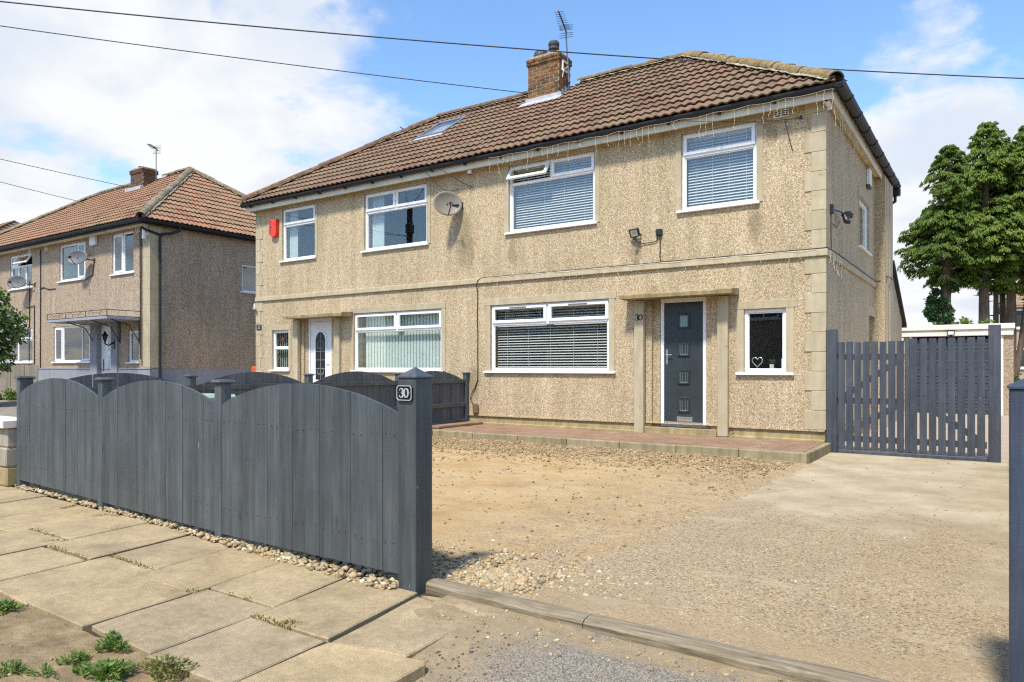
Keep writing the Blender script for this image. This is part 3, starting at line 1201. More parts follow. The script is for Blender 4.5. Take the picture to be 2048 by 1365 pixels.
def arch_boards(parent, A, B, zb0, zb1, ze, rise, nb, th, mat, gap=.002, stag=.004, rails=(), rail_side=1, rail_mat=None):
    """vertical boards between plan points A and B; top edge is an arc from ze rising by `rise`; front is to the left of A->B reversed (local -y)"""
    A, B = Vector((*A, 0)), Vector((*B, 0))
    ex = (B - A).normalized()
    L = (B - A).length
    ey = Vector((0, 0, 1)).cross(ex)
    M = frame(A, ex, ey)
    top = lambda u: ze + rise * (1 - ((u - L / 2) / (L / 2)) ** 2) ** .92 if 0 < u < L else ze
    w = L / nb
    # uneven widths
    cuts = [0.0]
    for i in range(nb):
        cuts.append(cuts[-1] + w * random.uniform(.88, 1.12))
    k = L / cuts[-1]
    cuts = [c * k for c in cuts]
    for i in range(nb):
        u0, u1 = cuts[i] + gap, cuts[i + 1] - gap
        if random.random() < .12:
            u1 -= gap * 1.5
        zb = lambda u: zb0 + (zb1 - zb0) * u / L
        poly = [(u0, zb(u0)), (u1, zb(u1)), (u1, top(u1)), (u1 * .67 + u0 * .33, top(u1 * .67 + u0 * .33)), (u1 * .33 + u0 * .67, top(u1 * .33 + u0 * .67)), (u0, top(u0))]
        d = (stag if i % 2 else 0) + random.uniform(0, .002)
        mb = MB()
        mb.prism(poly, -th / 2 - d, th / 2 - d, M)
        o = M @ Vector(((u0 + u1) / 2, 0, zb0))
        part('board', mb, mat, parent, o)
    for (z0, z1) in rails:
        mb = MB()
        y0 = th / 2 * rail_side
        y1 = y0 + .035 * rail_side
        mb.box((0, min(y0, y1) + .001, z0), (L, max(y0, y1), z1), M, ch=.003)
        part('rail', mb, rail_mat or mat, parent, M @ Vector((L / 2, 0, z0)))


FS = -.0512
fy = lambda x: -8.085 + FS * (x + .75)
fence = thing('front_fence', 'painted dark grey arched board fence along the pavement with capped posts', 'fence', (-3.5, fy(-3.5), 0))
ang = math.atan(FS)
px_ = [-6.40, -4.52, -2.635]
for x in px_:
    cap_post(fence, x, fy(x) + .034, -.03, 1.135, .085, 'fence_paint', ang=ang)
for a, b, z0, z1 in ((-6.355, -4.565, .085, .07), (-4.475, -2.68, .065, .055), (-2.59, -.766, .05, .075)):
    arch_boards(fence, (a, fy(a) + .006), (b, fy(b) + .006), z0, z1, .985, .165, 13, .02, 'fence_paint', gap=.0004, stag=.0014,
                rails=((.2, .28), (.82, .90)), rail_side=1)

sw = MB()
for a, b in ((-6.355, -4.565), (-4.475, -2.68), (-2.59, -.766)):
    for i in range(13):
        for z in (.24, .86):
            for q in (.25, .75):
                x = a + (b - a) * (i + q + random.uniform(-.08, .08)) / 13
                zz = z + random.uniform(-.012, .012)
                y = fy(x) + .006 - .0118
                sw.lathe([(.0038, 0), (.0038, .0014)], 6, frame((x, y, zz), (1, 0, 0), (0, 0, 1), (0, -1, 0)))
o = part('screw_heads', sw, 'black_plastic', fence)
o['kind'] = 'stuff'
post = thing('gatepost', 'tall square grey gatepost with a pyramid cap carrying the number 30 plate', 'gatepost', (-.71, -8.0, 0))
cap_post(post, -.690, -8.037, -.05, 1.195, .138, 'fence_paint', pyramid=True, ang=ang)
post2 = thing('gatepost', 'cracked blue grey gatepost with pyramid cap at the right edge of the drive', 'gatepost', (2.19, -8.01, 0))
cap_post(post2, 2.192, -8.0, -.05, 1.18, .19, 'post_paint_blue', pyramid=True)
cr = MB()
for (x, z0, z1) in ((2.145, .35, 1.15), (2.16, .1, .6), (2.2, .4, 1.05), (2.235, .2, .9)):
    pts = []
    for i in range(9):
        z = z0 + (z1 - z0) * i / 8
        pts.append((x + noise.noise((x * 9, z * 3, 1)) * .012, -8.0957, z))
    for i in range(8):
        a, b = pts[i], pts[i + 1]
        wd_ = .0012 + .0016 * math.sin(math.pi * (i + .5) / 8)
        cr.add([(a[0] - wd_, a[1], a[2]), (a[0] + wd_, a[1], a[2]), (b[0] + wd_, b[1], b[2]), (b[0] - wd_, b[1], b[2])], [(0, 1, 2, 3)])
part('crack', cr, 'number_black', post2)

# side fence along the drive from the right gatepost, mostly out of frame
rf = thing('side_fence', 'dark grey close boarded fence running back from the right gatepost', 'fence', (2.3, -4, 0))
# seen edge-on only; starts just right of the frame
arch_boards(rf, (2.30, -.3), (2.30, -7.85), .03, .03, 1.0, .05, 42, .02, 'gate_paint', rails=((.2, .28), (.8, .88)), rail_side=1)

div = thing('party_fence', 'dark arched board fence between the two front gardens, seen from its rail side', 'fence', (-6.5, -4, 0))
dy = [-.06, -1.96, -3.90, -5.80, -7.68]
for i, y in enumerate(dy):
    cap_post(div, -6.5, y, .0, 1.13, .085, 'fence_paint')
for i in range(4):
    y1, y0 = dy[i] - .045, dy[i + 1] + .045
    zt = .175 if i == 0 else .08
    arch_boards(div, (-6.52, y0), (-6.52, y1), .10 if i == 0 else .08, zt, .99, .20, 14, .016, 'fence_paint_back', gap=.0035, stag=.003)
    for (za, zb) in ((.955, 1.025), (.50, .575)):
        mb = MB()
        mb.box((-6.51, y0, za), (-6.47, y1, zb), ch=.003)
        part('rail', mb, 'fence_paint', div, (-6.49, (y0 + y1) / 2, za))
    mb = MB()
    M = frame((-6.47, y0, 0), (0, 1, 0), (-1, 0, 0))
    L = y1 - y0
    sl_ = .095 if i == 0 else 0.0
    mb.prism([(0, .08), (L, .08 + sl_), (L, .175 + sl_), (0, .175)], -.012, .02, M)
    part('rail', mb, 'fence_paint', div, (-6.47, (y0 + y1) / 2, .1))

# number plate on the gatepost -----------------------------------------------------


def stroke(mb, pts, M, y0=-.002, y1=.0):
    """variable width stroke: pts = (x, z, half width)"""
    n = len(pts)
    Lf, Rt = [], []
    for i in range(n):
        a = pts[max(i - 1, 0)]
        b = pts[min(i + 1, n - 1)]
        dx, dz = b[0] - a[0], b[1] - a[1]
        L = math.hypot(dx, dz) or 1
        nx, nz = -dz / L, dx / L
        x, z, w = pts[i]
        Lf.append((x + nx * w, z + nz * w))
        Rt.append((x - nx * w, z - nz * w))
    for i in range(n - 1):
        q = [Rt[i], Rt[i + 1], Lf[i + 1], Lf[i]]
        area = sum(q[k][0] * q[(k + 1) % 4][1] - q[(k + 1) % 4][0] * q[k][1] for k in range(4))
        if area < 0:
            q.reverse()
        mb.prism(q, y0, y1, M)


def digit(ch, cx, cz, h, M, y0=-.002, y1=.0, bold=1.0):
    mb = MB()
    w = h * .30
    if ch == '0':
        pts = []
        for i in range(25):
            t = 2 * math.pi * i / 24
            pts.append((cx + w * math.cos(t), cz + h / 2 * .95 * math.sin(t), h * (.035 + .06 * abs(math.cos(t))) * bold))
        stroke(mb, pts, M, y0, y1)
    elif ch == '3':
        pts = []
        for i in range(12):
            t = math.radians(165 - 250 * i / 11)
            pts.append((cx - .02 * h + w * .85 * math.cos(t), cz + h * .25 + h * .23 * math.sin(t), h * (.035 + .055 * max(0, math.cos(t))) * bold))
        stroke(mb, pts, M, y0, y1)
        pts = []
        for i in range(14):
            t = math.radians(88 - 255 * i / 13)
            pts.append((cx - .04 * h + w * 1.0 * math.cos(t), cz - h * .22 + h * .26 * math.sin(t), h * (.035 + .065 * max(0, math.cos(t))) * bold))
        stroke(mb, pts, M, y0, y1)
        for (ax, az) in ((cx - w * .8, cz + h * .31), (cx - w * .95, cz - h * .30)):
            mb.lathe([(h * .065 * bold, 0), (h * .065 * bold, .002)], 8, M @ frame((ax, y0, az), (1, 0, 0), (0, 0, 1), (0, 1, 0)))
    elif ch == '2':
        pts = []
        for i in range(10):
            t = math.radians(165 - 200 * i / 9)
            pts.append((cx + w * .9 * math.cos(t), cz + h * .22 + h * .26 * math.sin(t), h * .06 * bold))
        pts.append((cx - w * .9, cz - h * .44, h * .05 * bold))
        stroke(mb, pts, M, y0, y1)
        stroke(mb, [(cx - w, cz - h * .44, h * .06 * bold), (cx + w, cz - h * .44, h * .06 * bold)], M, y0, y1)
    return mb


plate = thing('number_plaque', 'small black house number plaque with silver border reading 30', 'number plaque', (-.70, -8.08, 1.11))
Mp = Matrix.Translation((-.690, -8.037, 0)) @ Matrix.Rotation(ang, 4, 'Z') @ Matrix.Translation((0, -.0695, 0))


def octo(x0, x1, z0, z1, c):
    return [(x0 + c, z0), (x1 - c, z0), (x1, z0 + c), (x1, z1 - c), (x1 - c, z1), (x0 + c, z1), (x0, z1 - c), (x0, z0 + c)]


mb = MB()
mb.prism(octo(-.066, .052, 1.068, 1.153, .012), -.012, .002, Mp)
part('plate', mb, 'number_black', plate)
mb = MB()
ou, inn = octo(-.066, .052, 1.068, 1.153, .012), octo(-.0615, .0475, 1.0725, 1.1485, .0115)
for i in range(8):
    j = (i + 1) % 8
    mb.prism([ou[i], ou[j], inn[j], inn[i]], -.015, -.0125, Mp)
part('border', mb, 'number_silver', plate)
Mq = Mp @ Matrix.Translation((0, -.0125, 0))
part('digit', digit('3', -.028, 1.1105, .052, Mq, -.003, 0, 1.15), 'number_silver', plate)
part('digit', digit('0', .010, 1.1105, .052, Mq, -.003, 0, 1.15), 'number_silver', plate)
mb = MB()
for x in (-.053, .039):
    mb.lathe([(.003, 0), (.003, .003)], 8, Mp @ frame((x, -.0155, 1.1105), (1, 0, 0), (0, 0, 1), (0, 1, 0)))
part('screw', mb, 'brass', plate)

# low wall beyond the left end of the fence
lw = thing('garden_wall', 'low rendered garden wall with white coping left of the grey fence', 'wall', (-7.2, -7.7, 0))
k = 0
for zi, z in enumerate((.0, .205, .41)):
    x = -6.52
    j = 0
    while x > -9.3:
        w = .36 if (j or zi % 2 == 0) else .2
        mb = MB()
        dd = random.uniform(-.012, .012)
        mb.box((x - w + .004, -7.86 + dd, z + .004), (x - .004, -7.62, z + .20), ch=.012)
        part('block', mb, 'wall_block' if zi else 'plinth_render', lw, (x - w / 2, -7.75, z))
        x -= w
        j += 1
mb = MB()
mb.box((-9.3, -7.85, 0), (-6.535, -7.63, .61))
part('core', mb, 'mortar', lw)
mb = MB()
mb.box((-9.3, -7.91, .615), (-6.50, -7.58, .70), ch=.008)
part('coping', mb, 'garage_white', lw)


# ------------------------------------------------------------------ house builder
def wall_panel(mb, M, x0, x1, z0, z1, ops, depth=.26):
    ops = [(a, b, max(c, z0), d) for a, b, c, d in ops]
    xs = sorted({x0, x1, *[o[0] for o in ops], *[o[1] for o in ops]})
    zs = sorted({z0, z1, *[o[2] for o in ops], *[o[3] for o in ops]})
    for i in range(len(xs) - 1):
        for j in range(len(zs) - 1):
            cx, cz = (xs[i] + xs[i + 1]) / 2, (zs[j] + zs[j + 1]) / 2
            if any(o[0] < cx < o[1] and o[2] < cz < o[3] for o in ops):
                continue
            mb.add([(xs[i], 0, zs[j]), (xs[i + 1], 0, zs[j]), (xs[i + 1], 0, zs[j + 1]), (xs[i], 0, zs[j + 1])], [(0, 1, 2, 3)], M)
    for (a, b, c, d) in ops:
        mb.add([(a, 0, c), (b, 0, c), (b, 0, d), (a, 0, d), (a, depth, c), (b, depth, c), (b, depth, d), (a, depth, d)],
               [(0, 4, 5, 1), (1, 5, 6, 2), (2, 6, 7, 3), (3, 7, 4, 0)], M)


def bars(mb, x0, x1, z0, z1, w, y0, y1, M, ch=.006):
    mb.box((x0, y0, z0), (x0 + w, y1, z1), M, ch)
    mb.box((x1 - w, y0, z0), (x1, y1, z1), M, ch)
    mb.box((x0 + w - .001, y0 + .0005, z0), (x1 - w + .001, y1, z0 + w), M, ch)
    mb.box((x0 + w - .001, y0 + .0005, z1 - w), (x1 - w + .001, y1, z1), M, ch)


def window(house, M, x0, x1, z0, z1, lights, rails=(), mulls=(), sill=True, fw=.05, mat='white_pvc', sill_ext=(.07, .05), vents=()):
    """lights: (x0,x1,z0,z1,kind) kind 'fix','sash','open'; rails: z of transoms (x0,x1,z); mulls: (x,z0,z1)"""
    mb = MB()
    bars(mb, x0, x1, z0, z1, fw, .035, .105, M)
    for (a, b, z) in rails:
        mb.box((a, .0355, z - .024), (b, .104, z + .024), M, .005)
    for (x, a, b) in mulls:
        mb.box((x - .024, .0352, a), (x + .024, .1045, b), M, .005)
    c = M @ Vector(((x0 + x1) / 2, .06, z0))
    w = part('window', mb, mat, house, c)
    for (a, b, c0, c1, kind) in lights:
        if kind == 'fix':
            g = MB()
            bars(g, a, b, c0, c1, .016, .052, .07, M, .003)
            part('bead', g, mat, w, M @ Vector((a, .06, c0)))
            p = MB()
            p.box((a + .01, .066, c0 + .01), (b - .01, .072, c1 - .01), M)
            part('pane', p, 'window_glass', w, M @ Vector(((a + b) / 2, .07, c0)))
        else:
            Ms = M
            if kind == 'open':
                Ms = M @ Matrix.Translation((0, .02, c1)) @ Matrix.Rotation(R(-32), 4, 'X') @ Matrix.Translation((0, -.02, -c1))
            s = MB()
            bars(s, a, b, c0, c1, .058, .012, .06, Ms, .007)
            so_ = part('sash', s, mat, w, M @ Vector(((a + b) / 2, .03, c0)))
            p = MB()
            p.box((a + .05, .034, c0 + .05), (b - .05, .042, c1 - .05), Ms)
            part('pane', p, 'window_glass', w, M @ Vector(((a + b) / 2, .04, c0)))
    if sill:
        s = MB()
        s.box((x0 - sill_ext[0], -.055, z0 - .035), (x1 + sill_ext[1], .06, z0 + .003), M, .006)
        part('sill', s, mat, w, M @ Vector(((x0 + x1) / 2, 0, z0 - .03)))
    for (a, b, z) in vents:
        s = MB()
        s.box((a, -.002, z - .009), (b, .02, z + .009), M, .003)
        part('trickle_vent', s, 'dish_grey', w, M @ Vector((a, 0, z)))
    return w


def tile_mesh(u0, u1, vlen, prof, nt, clamp=None, v0=0, th=.027, lift=.040):
    """returns verts, faces in (u, v, n) local to (0,0); clamp(v)->(umin,umax) in tile-local u"""
    us = np.linspace(u0, u1, nt)
    vs, fs = [], []
    rows = (0.0, vlen)
    for v in rows:
        lo, hi = clamp(v) if clamp else (-1e9, 1e9)
        for u in us:
            uu = min(max(u, lo), hi)
            vs.append((uu, v, .014 + prof(u) + lift * (1 - v / vlen)))
    lo, hi = clamp(0.0) if clamp else (-1e9, 1e9)
    for u in us:
        uu = min(max(u, lo), hi)
        vs.append((uu, 0.012, .014 + prof(u) + lift - th))
    n = nt
    for i in range(n - 1):
        fs.append((i, i + 1, n + i + 1, n + i))
        fs.append((2 * n + i, 2 * n + i + 1, i + 1, i))
    return vs, fs


def pantile(u):
    t = (u / .15) % 1.0
    return .026 * (0.5 + 0.5 * math.cos(2 * math.pi * t)) ** .8


def roof_tiles(roof, slopes, mat, limit, skip=()):
    """slopes: (O, U, V, L, hipL, hipR, vmax): hip rates du/dv. The nearest `limit` tiles are objects, the rest one mesh"""
    tw, gauge = .30, .335
    cands = []
    for si, (O, U, V, L, a, b, vmax) in enumerate(slopes):
        O, U, V = Vector(O), Vector(U).normalized(), Vector(V).normalized()
        Nn = U.cross(V)
        nr = int(math.ceil(vmax / gauge))
        nc = int(math.ceil(L / tw))
        for r in range(nr):
            v0 = r * gauge - .05
            vl = min(gauge + .06, vmax - v0)
            if vl < .08:
                continue
            for c in range(nc):
                u0 = c * tw
                lo0, hi0 = a * max(v0, 0), L - b * max(v0, 0)
                lo1, hi1 = a * (v0 + vl), L - b * (v0 + vl)
                if u0 + tw <= lo0 + .01 or u0 >= hi0 - .01:
                    continue
                cut = u0 < lo1 or u0 + tw > hi1 or vl < gauge + .05
                ctr = O + U * (u0 + tw / 2) + V * (v0 + gauge / 2)
                if any(k(ctr) for k in skip):
                    continue
                cands.append(((ctr - CAM).length, si, u0, v0, vl, cut, O, U, V, Nn, a, b, L))
    cands.sort(key=lambda q: q[0])
    shared = {}
    rest = MB()
    for i, (d, si, u0, v0, vl, cut, O, U, V, Nn, a, b, L) in enumerate(cands):
        org = O + U * u0 + V * v0
        Mt = frame(org, U, V, Nn)
        if cut:
            def clamp(v, u0=u0, v0=v0, a=a, b=b, L=L):
                vv = max(0, v0 + v)
                return (a * vv - u0, L - b * vv - u0)
            vs, fs = tile_mesh(0, .30, vl, pantile, 13, clamp)
        else:
            vs, fs = tile_mesh(0, .30, vl, pantile, 13)
        jit = random.uniform(-.005, .006)
        if i < limit:
            if cut:
                me = bpy.data.meshes.new('tile')
                me.from_pydata([tuple(p) for p in vs], [], fs)
            else:
                key = round(vl, 3)
                if key not in shared:
                    me = bpy.data.meshes.new('tile')
                    me.from_pydata([tuple(p) for p in vs], [], fs)
                    shared[key] = me
                me = shared[key]
            link('tile', me, mat, roof, org + Nn * jit + V * random.uniform(-.009, .009), rot=Mt.to_3x3())
        else:
            rest.add(vs, fs, Mt, random.uniform(.01, 1))
    if rest.v:
        o = part('roof_tiles', rest, mat, roof)
        o['kind'] = 'stuff'


def half_round(p0, p1, r, n=8, drop=.0, flare=1.06):
    """one ridge or hip tile from p0 (exposed end) to p1"""
    p0, p1 = Vector(p0), Vector(p1)
    d = (p1 - p0).normalized()
    side = d.cross(Vector((0, 0, 1))).normalized()
    up = side.cross(d)
    vs, fs = [], []
    for (p, rr) in ((p0, r * flare), (p1, r)):
        for k in range(n + 1):
            t = math.pi * k / n
            vs.append(p + side * (rr * math.cos(t)) + up * (rr * (math.sin(t) * .85 - drop)))
    for k in range(n + 1):
        t = math.pi * k / n
        vs.append(p0 + side * ((r * flare - .02) * math.cos(t)) + up * ((r * flare - .02) * math.sin(t) * .85 - drop * r))
    m = n + 1
    for k in range(n):
        fs.append((k, m + k, m + k + 1, k + 1))
        fs.append((2 * m + k, k, k + 1, 2 * m + k + 1))
    mb = MB()
    mb.add(vs, fs)
    return mb


def ridge_run(roof, p0, p1, r, mat, step=.42, name='ridge_tile', mortar=True, lift=.05):
    p0, p1 = Vector(p0), Vector(p1)
    L = (p1 - p0).length
    n = max(1, int(round(L / step)))
    for i in range(n):
        a = p0.lerp(p1, i / n)
        b = p0.lerp(p1, min(1, (i + 1.05) / n))
        j = Vector((random.uniform(-.014, .014), random.uniform(-.014, .014), lift - .012 + random.uniform(-.012, .012)))
        part(name, half_round(a + j, b + j, r * random.uniform(.96, 1.05), drop=.12), mat, roof, a, smooth=False)
    if mortar:
        d = (p1 - p0).normalized()
        side = d.cross(Vector((0, 0, 1))).normalized()
        mb = MB()
        vs, fs = [], []
        m = int(L / .08)
        for i in range(m + 1):
            p = p0.lerp(p1, i / m)
            for k, s in enumerate((-1, -.55, 0, .55, 1)):
                w = r * 1.35 + noise.noise((p.x * 5, p.y * 5, s * 3)) * .05
                z = (.04 if abs(s) == 1 else .055) + noise.noise((p.x * 9 + s, p.y * 9, 4)) * .018
                slope = .44 * abs(s) * w
                vs.append(p + side * (s * w) + Vector((0, 0, z - slope * (1 if abs(d.z) < .1 else .55))))
        for i in range(m):
            for k in range(4):
                fs.append((i * 5 + k, (i + 1) * 5 + k, (i + 1) * 5 + k + 1, i * 5 + k + 1))
        mb.add(vs, fs)
        part('mortar_bed', mb, 'mortar', roof, p0)


def gutter_run(mb, p0, p1, outw, r=.055):
    """half round gutter; outw = outward unit vector"""
    p0, p1, o = Vector(p0), Vector(p1), Vector(outw)
    n = 8
    vs, fs = [], []
    for p in (p0, p1):
        for k in range(n + 1):
            t = math.pi + math.pi * k / n
            vs.append(p + o * (r * math.cos(t)) + Vector((0, 0, r * 1.25 * math.sin(t))))
        for k in range(n + 1):
            t = 2 * math.pi - math.pi * k / n
            vs.append(p + o * ((r - .006) * math.cos(t)) + Vector((0, 0, (r - .006) * 1.25 * math.sin(t))))
    m = 2 * (n + 1)
    for k in range(m):
        j = (k + 1) % m
        fs.append((k, j, m + j, m + k))
    fs.append(tuple(reversed(range(m))))
    fs.append(tuple(range(m, 2 * m)))
    mb.add(vs, fs)


def chimney(house, x0, x1, y0, y1, z0, z1, mat, corbel=2):
    core = MB()
    core.box((x0 + .008, y0 + .008, z0), (x1 - .008, y1 - .008, z1 - .01))
    ch = part('chimney', core, 'mortar', house, ((x0 + x1) / 2, (y0 + y1) / 2, z0))
    bl, bh, bw = .215, .065, .10
    cz = z0
    shared = {}
    row = 0
    nrow = int((z1 - z0) / .075)
    while cz + bh < z1 + .01:
        out = .028 if row >= nrow - corbel and row < nrow else 0
        X0, X1, Y0, Y1 = x0 - out, x1 + out, y0 - out, y1 + out

        def lay(a, b, horizontal, fixed, inward):
            off = 0 if row % 2 == 0 else -.11
            p = a + off
            while p < b - .02:
                s, e = max(p, a), min(p + bl, b)
                if e - s > .03:
                    key = (horizontal, round(e - s, 2))
                    if key not in shared:
                        m_ = MB()
                        h = (e - s) / 2
                        if horizontal:
                            m_.box((-h, 0, 0), (h, bw * .5, bh), ch=.006)
                        else:
                            m_.box((0, -h, 0), (bw * .5, h, bh), ch=.006)
                        shared[key] = m_.mesh('brick')
                    c = (s + e) / 2
                    j = random.uniform(-.003, .003)
                    if horizontal:
                        pt = (c, fixed + j if inward > 0 else fixed - bw * .5 + j, cz)
                    else:
                        pt = (fixed + j if inward > 0 else fixed - bw * .5 + j, c, cz)
                    link('brick', shared[key], mat, ch, pt)
                p += bl + .010
        lay(X0, X1, True, Y0, 1)
        lay(X0, X1, True, Y1, -1)
        lay(Y0 + bw * .5, Y1 - bw * .5, False, X0, 1)
        lay(Y0 + bw * .5, Y1 - bw * .5, False, X1, -1)
        cz += .075
        row += 1
    cap = MB()
    cap.box((x0 + .02, y0 + .02, z1 - .03), (x1 - .02, y1 - .02, z1 + .015), ch=.02)
    part('flaunching', cap, 'mortar', ch)
    return ch


FR = I4                                            # front facade frame (y into the wall)
house = thing('semi_detached_house', 'pebbledashed semi detached house pair with brown tiled hip roof', 'house', (-6.5, 3, .1))
HX0, HX1, HY1 = -13.05, 0.0, 6.2
ZS = 5.12                                          # soffit
ops_front = [(-12.07, -10.91, 3.78, 5.02), (-9.33, -7.54, 3.77, 5.01), (-5.53, -3.72, 3.77, 5.02), (-2.16, -.97, 3.77, 5.01),
             (-9.65, -7.16, 1.18, 2.43), (-12.44, -11.84, 1.19, 2.14), (-5.95, -3.45, 1.18, 2.43), (-1.16, -.54, 1.17, 2.14),
             (-11.46, -10.22, .15, 2.39), (-2.82, -1.57, .15, 2.39)]
wm = MB()
wall_panel(wm, FR, HX0, HX1, .335, ZS + .2, ops_front)
side_M = frame((HX1, 0, 0), (0, 1, 0), (-1, 0, 0))
wall_panel(wm, side_M, 0, 5.05, .335, ZS + .2, [(3.05, 4.25, 3.44, 4.34), (4.3, 5.02, .335, 2.26)])
left_M = frame((HX0, HY1, 0), (0, -1, 0), (1, 0, 0))
wall_panel(wm, left_M, 0, HY1, .335, ZS + .2, [])
back_M = frame((HX1, HY1, 0), (-1, 0, 0), (0, -1, 0))
wall_panel(wm, back_M, 0, HX1 - HX0, .0, ZS + .2, [])
# projecting end bay on the gable side
wm.box((-.3, 5.05, 0), (.19, 6.2, ZS))
wall = part('wall', wm, 'pebbledash', house)
# bell-cast drip above the plinth
pl = MB()
for (a, b) in ((HX0, -11.6), (-10.05, -2.97), (-1.41, HX1 + .0)):
    pl.prism([(a, .322), (b, .322), (b, .345), (a, .345)], -.022, .02, FR)
part('bellcast', pl, 'pebbledash', house)
pl = MB()
for (a, b) in ((HX0 - .0, -11.46), (-10.22, -2.82), (-1.57, HX1)):
    pl.box((a, .012, -.1), (b, .2, .336), FR)
    pl.box((a - .0, -.03, -.1), (b, .05, .205), FR, .012)
pl.box((-.2, .2005, -.1), (-.012, 5.05, .336))
part('plinth', pl, 'plinth_render', house)

# string course
sc = MB()
sc.box((HX0 - .012, -.045, 2.865), (HX1 + .04, .02, 2.965), ch=.008)
part('string_course', sc, 'render_stone', house)
sc = MB()
sc.box((-.02, .0205, 2.865), (.04, 5.04, 2.965), ch=.008)
part('string_course', sc, 'render_stone', house)

# quoins: alternate long and short, both corners
zq = .345
k = 0
while zq < ZS - .03:
    h = .284
    z1 = min(zq + h, ZS - .002)
    if zq < 2.864 < z1:
        z1 = 2.863
    if abs(zq - 2.863) < .001 or zq == 2.863:
        zq = 2.967
        z1 = min(zq + h, ZS - .002)
    lw_ = .28 if k % 2 == 0 else .185
    mb = MB()
    mb.box((-lw_, -.014, zq + .0025), (.016, .075, z1 - .0025), ch=.004)
    part('quoin', mb, 'render_stone', house, (-.1, 0, zq))
    lw2 = .25 if k % 2 == 0 else .17
    mb = MB()
    mb.box((HX0 - .016, -.014, zq + .0025), (HX0 + lw2, .075, z1 - .0025), ch=.004)
    part('quoin', mb, 'render_stone', house, (HX0, 0, zq))
    zq = z1
    k += 1

# smooth render bands round the openings


def surround(x0, x1, z0, z1, lint, jw=.10, ext=.10, top=None):
    for a, b in ((x0 - jw, x0 - .002), (x1 + .002, x1 + jw)):
        sb = MB()
        sb.box((a, -.013, z0), (b, .03, z1 + .001), FR)
        part('jamb', sb, 'render_stone', house, ((a + b) / 2, 0, z0))
    sb = MB()
    sb.box((x0 - ext, -.017, z1 + .002), (x1 + ext, .03, top or z1 + lint), FR, .004)
    part('lintel', sb, 'render_stone', house, ((x0 + x1) / 2, 0, z1))


for o in ops_front[:4]:
    surround(*o, .1, .095, .15, ZS - .002)
surround(*ops_front[4], .125, .10, .11)
surround(*ops_front[5], .12, .09, .10)
surround(*ops_front[6], .13, .11, .14)
surround(*ops_front[7], .125, .11, .13)
for nm, a, b in (('lintel', (3.0, -.013, 4.36), (4.3, .03, 4.52)), ('lintel', (4.28, -.013, 2.26), (5.04, .03, 2.44)), ('jamb', (2.98, -.013, 3.44), (3.045, .03, 4.359)),
                 ('jamb', (4.255, -.013, 3.44), (4.33, .03, 4.359)), ('side_door', (4.295, .1, .33), (5.03, .2, 2.26))):
    sb = MB()
    sb.box(a, b, side_M, .004)
    part(nm, sb, 'render_stone', house, side_M @ Vector(a))
bay = MB()
bay.box((.0, 5.28, .0), (.205, 5.44, ZS - .01), ch=.006)
bay.box((.17, 5.75, .0), (.205, 6.21, ZS - .01), ch=.006)
part('corner_render', bay, 'render_stone', house)

# windows of the front
T = .045
window(house, FR, -12.07, -10.91, 3.78, 5.02, [(-12.02, -10.96, 3.83, 4.60, 'fix'), (-12.045, -10.935, 4.635, 4.995, 'sash')], rails=[(-12.02, -10.96, 4.615)])
window(house, FR, -9.33, -7.54, 3.77, 5.01, [(-9.28, -7.59, 3.82, 4.58, 'fix'), (-9.305, -8.445, 4.62, 4.985, 'sash'), (-8.415, -7.565, 4.62, 4.985, 'sash')],
       rails=[(-9.28, -7.59, 4.60)], mulls=[(-8.43, 4.62, 4.97)])
window(house, FR, -5.53, -3.72, 3.77, 5.02, [(-5.48, -3.77, 3.82, 4.66, 'fix'), (-5.505, -4.645, 4.70, 4.995, 'open'), (-4.615, -3.745, 4.69, 4.995, 'sash')],
       rails=[(-5.48, -3.77, 4.68)], mulls=[(-4.63, 4.70, 4.98)])
window(house, FR, -2.16, -.97, 3.77, 5.01, [(-2.11, -1.02, 3.82, 4.62, 'fix'), (-2.135, -.995, 4.66, 4.985, 'sash')], rails=[(-2.11, -1.02, 4.645)])
window(house, FR, -9.65, -7.16, 1.18, 2.43, [(-9.60, -7.21, 1.23, 2.02, 'fix'), (-9.625, -8.415, 2.055, 2.405, 'sash'), (-8.375, -7.185, 2.055, 2.405, 'sash')],
       rails=[(-9.6, -7.21, 2.04)], mulls=[(-8.395, 2.06, 2.38)])
window(house, FR, -12.44, -11.84, 1.19, 2.14, [(-12.39, -11.89, 1.24, 1.69, 'fix'), (-12.39, -11.89, 1.74, 2.09, 'fix')], rails=[(-12.39, -11.89, 1.715)])
window(house, FR, -5.95, -3.45, 1.18, 2.43, [(-5.90, -3.50, 1.23, 2.05, 'fix'), (-5.925, -4.725, 2.085, 2.405, 'sash'), (-4.675, -3.475, 2.085, 2.405, 'sash')],
       rails=[(-5.9, -3.5, 2.07)], mulls=[(-4.70, 2.09, 2.38)], sill_ext=(.14, .13), vents=((-5.52, -5.15, 2.374), (-4.26, -3.88, 2.374)))
window(house, FR, -1.16, -.54, 1.17, 2.14, [(-1.11, -.59, 1.22, 2.09, 'fix')], sill_ext=(.12, .12))
window(house, side_M, 3.05, 4.25, 3.44, 4.34, [(3.10, 4.20, 3.49, 4.29, 'fix')])

# rooms behind the glass
rm = MB()


def room(x0, x1, z0, z1, y0=.262, y1=3.2):
    rm.add([(x0, y0, z0), (x1, y0, z0), (x1, y0, z1), (x0, y0, z1), (x0, y1, z0), (x1, y1, z0), (x1, y1, z1), (x0, y1, z1)],
           [(4, 5, 6, 7), (0, 4, 7, 3), (1, 2, 6, 5), (0, 1, 5, 4), (3, 7, 6, 2)])


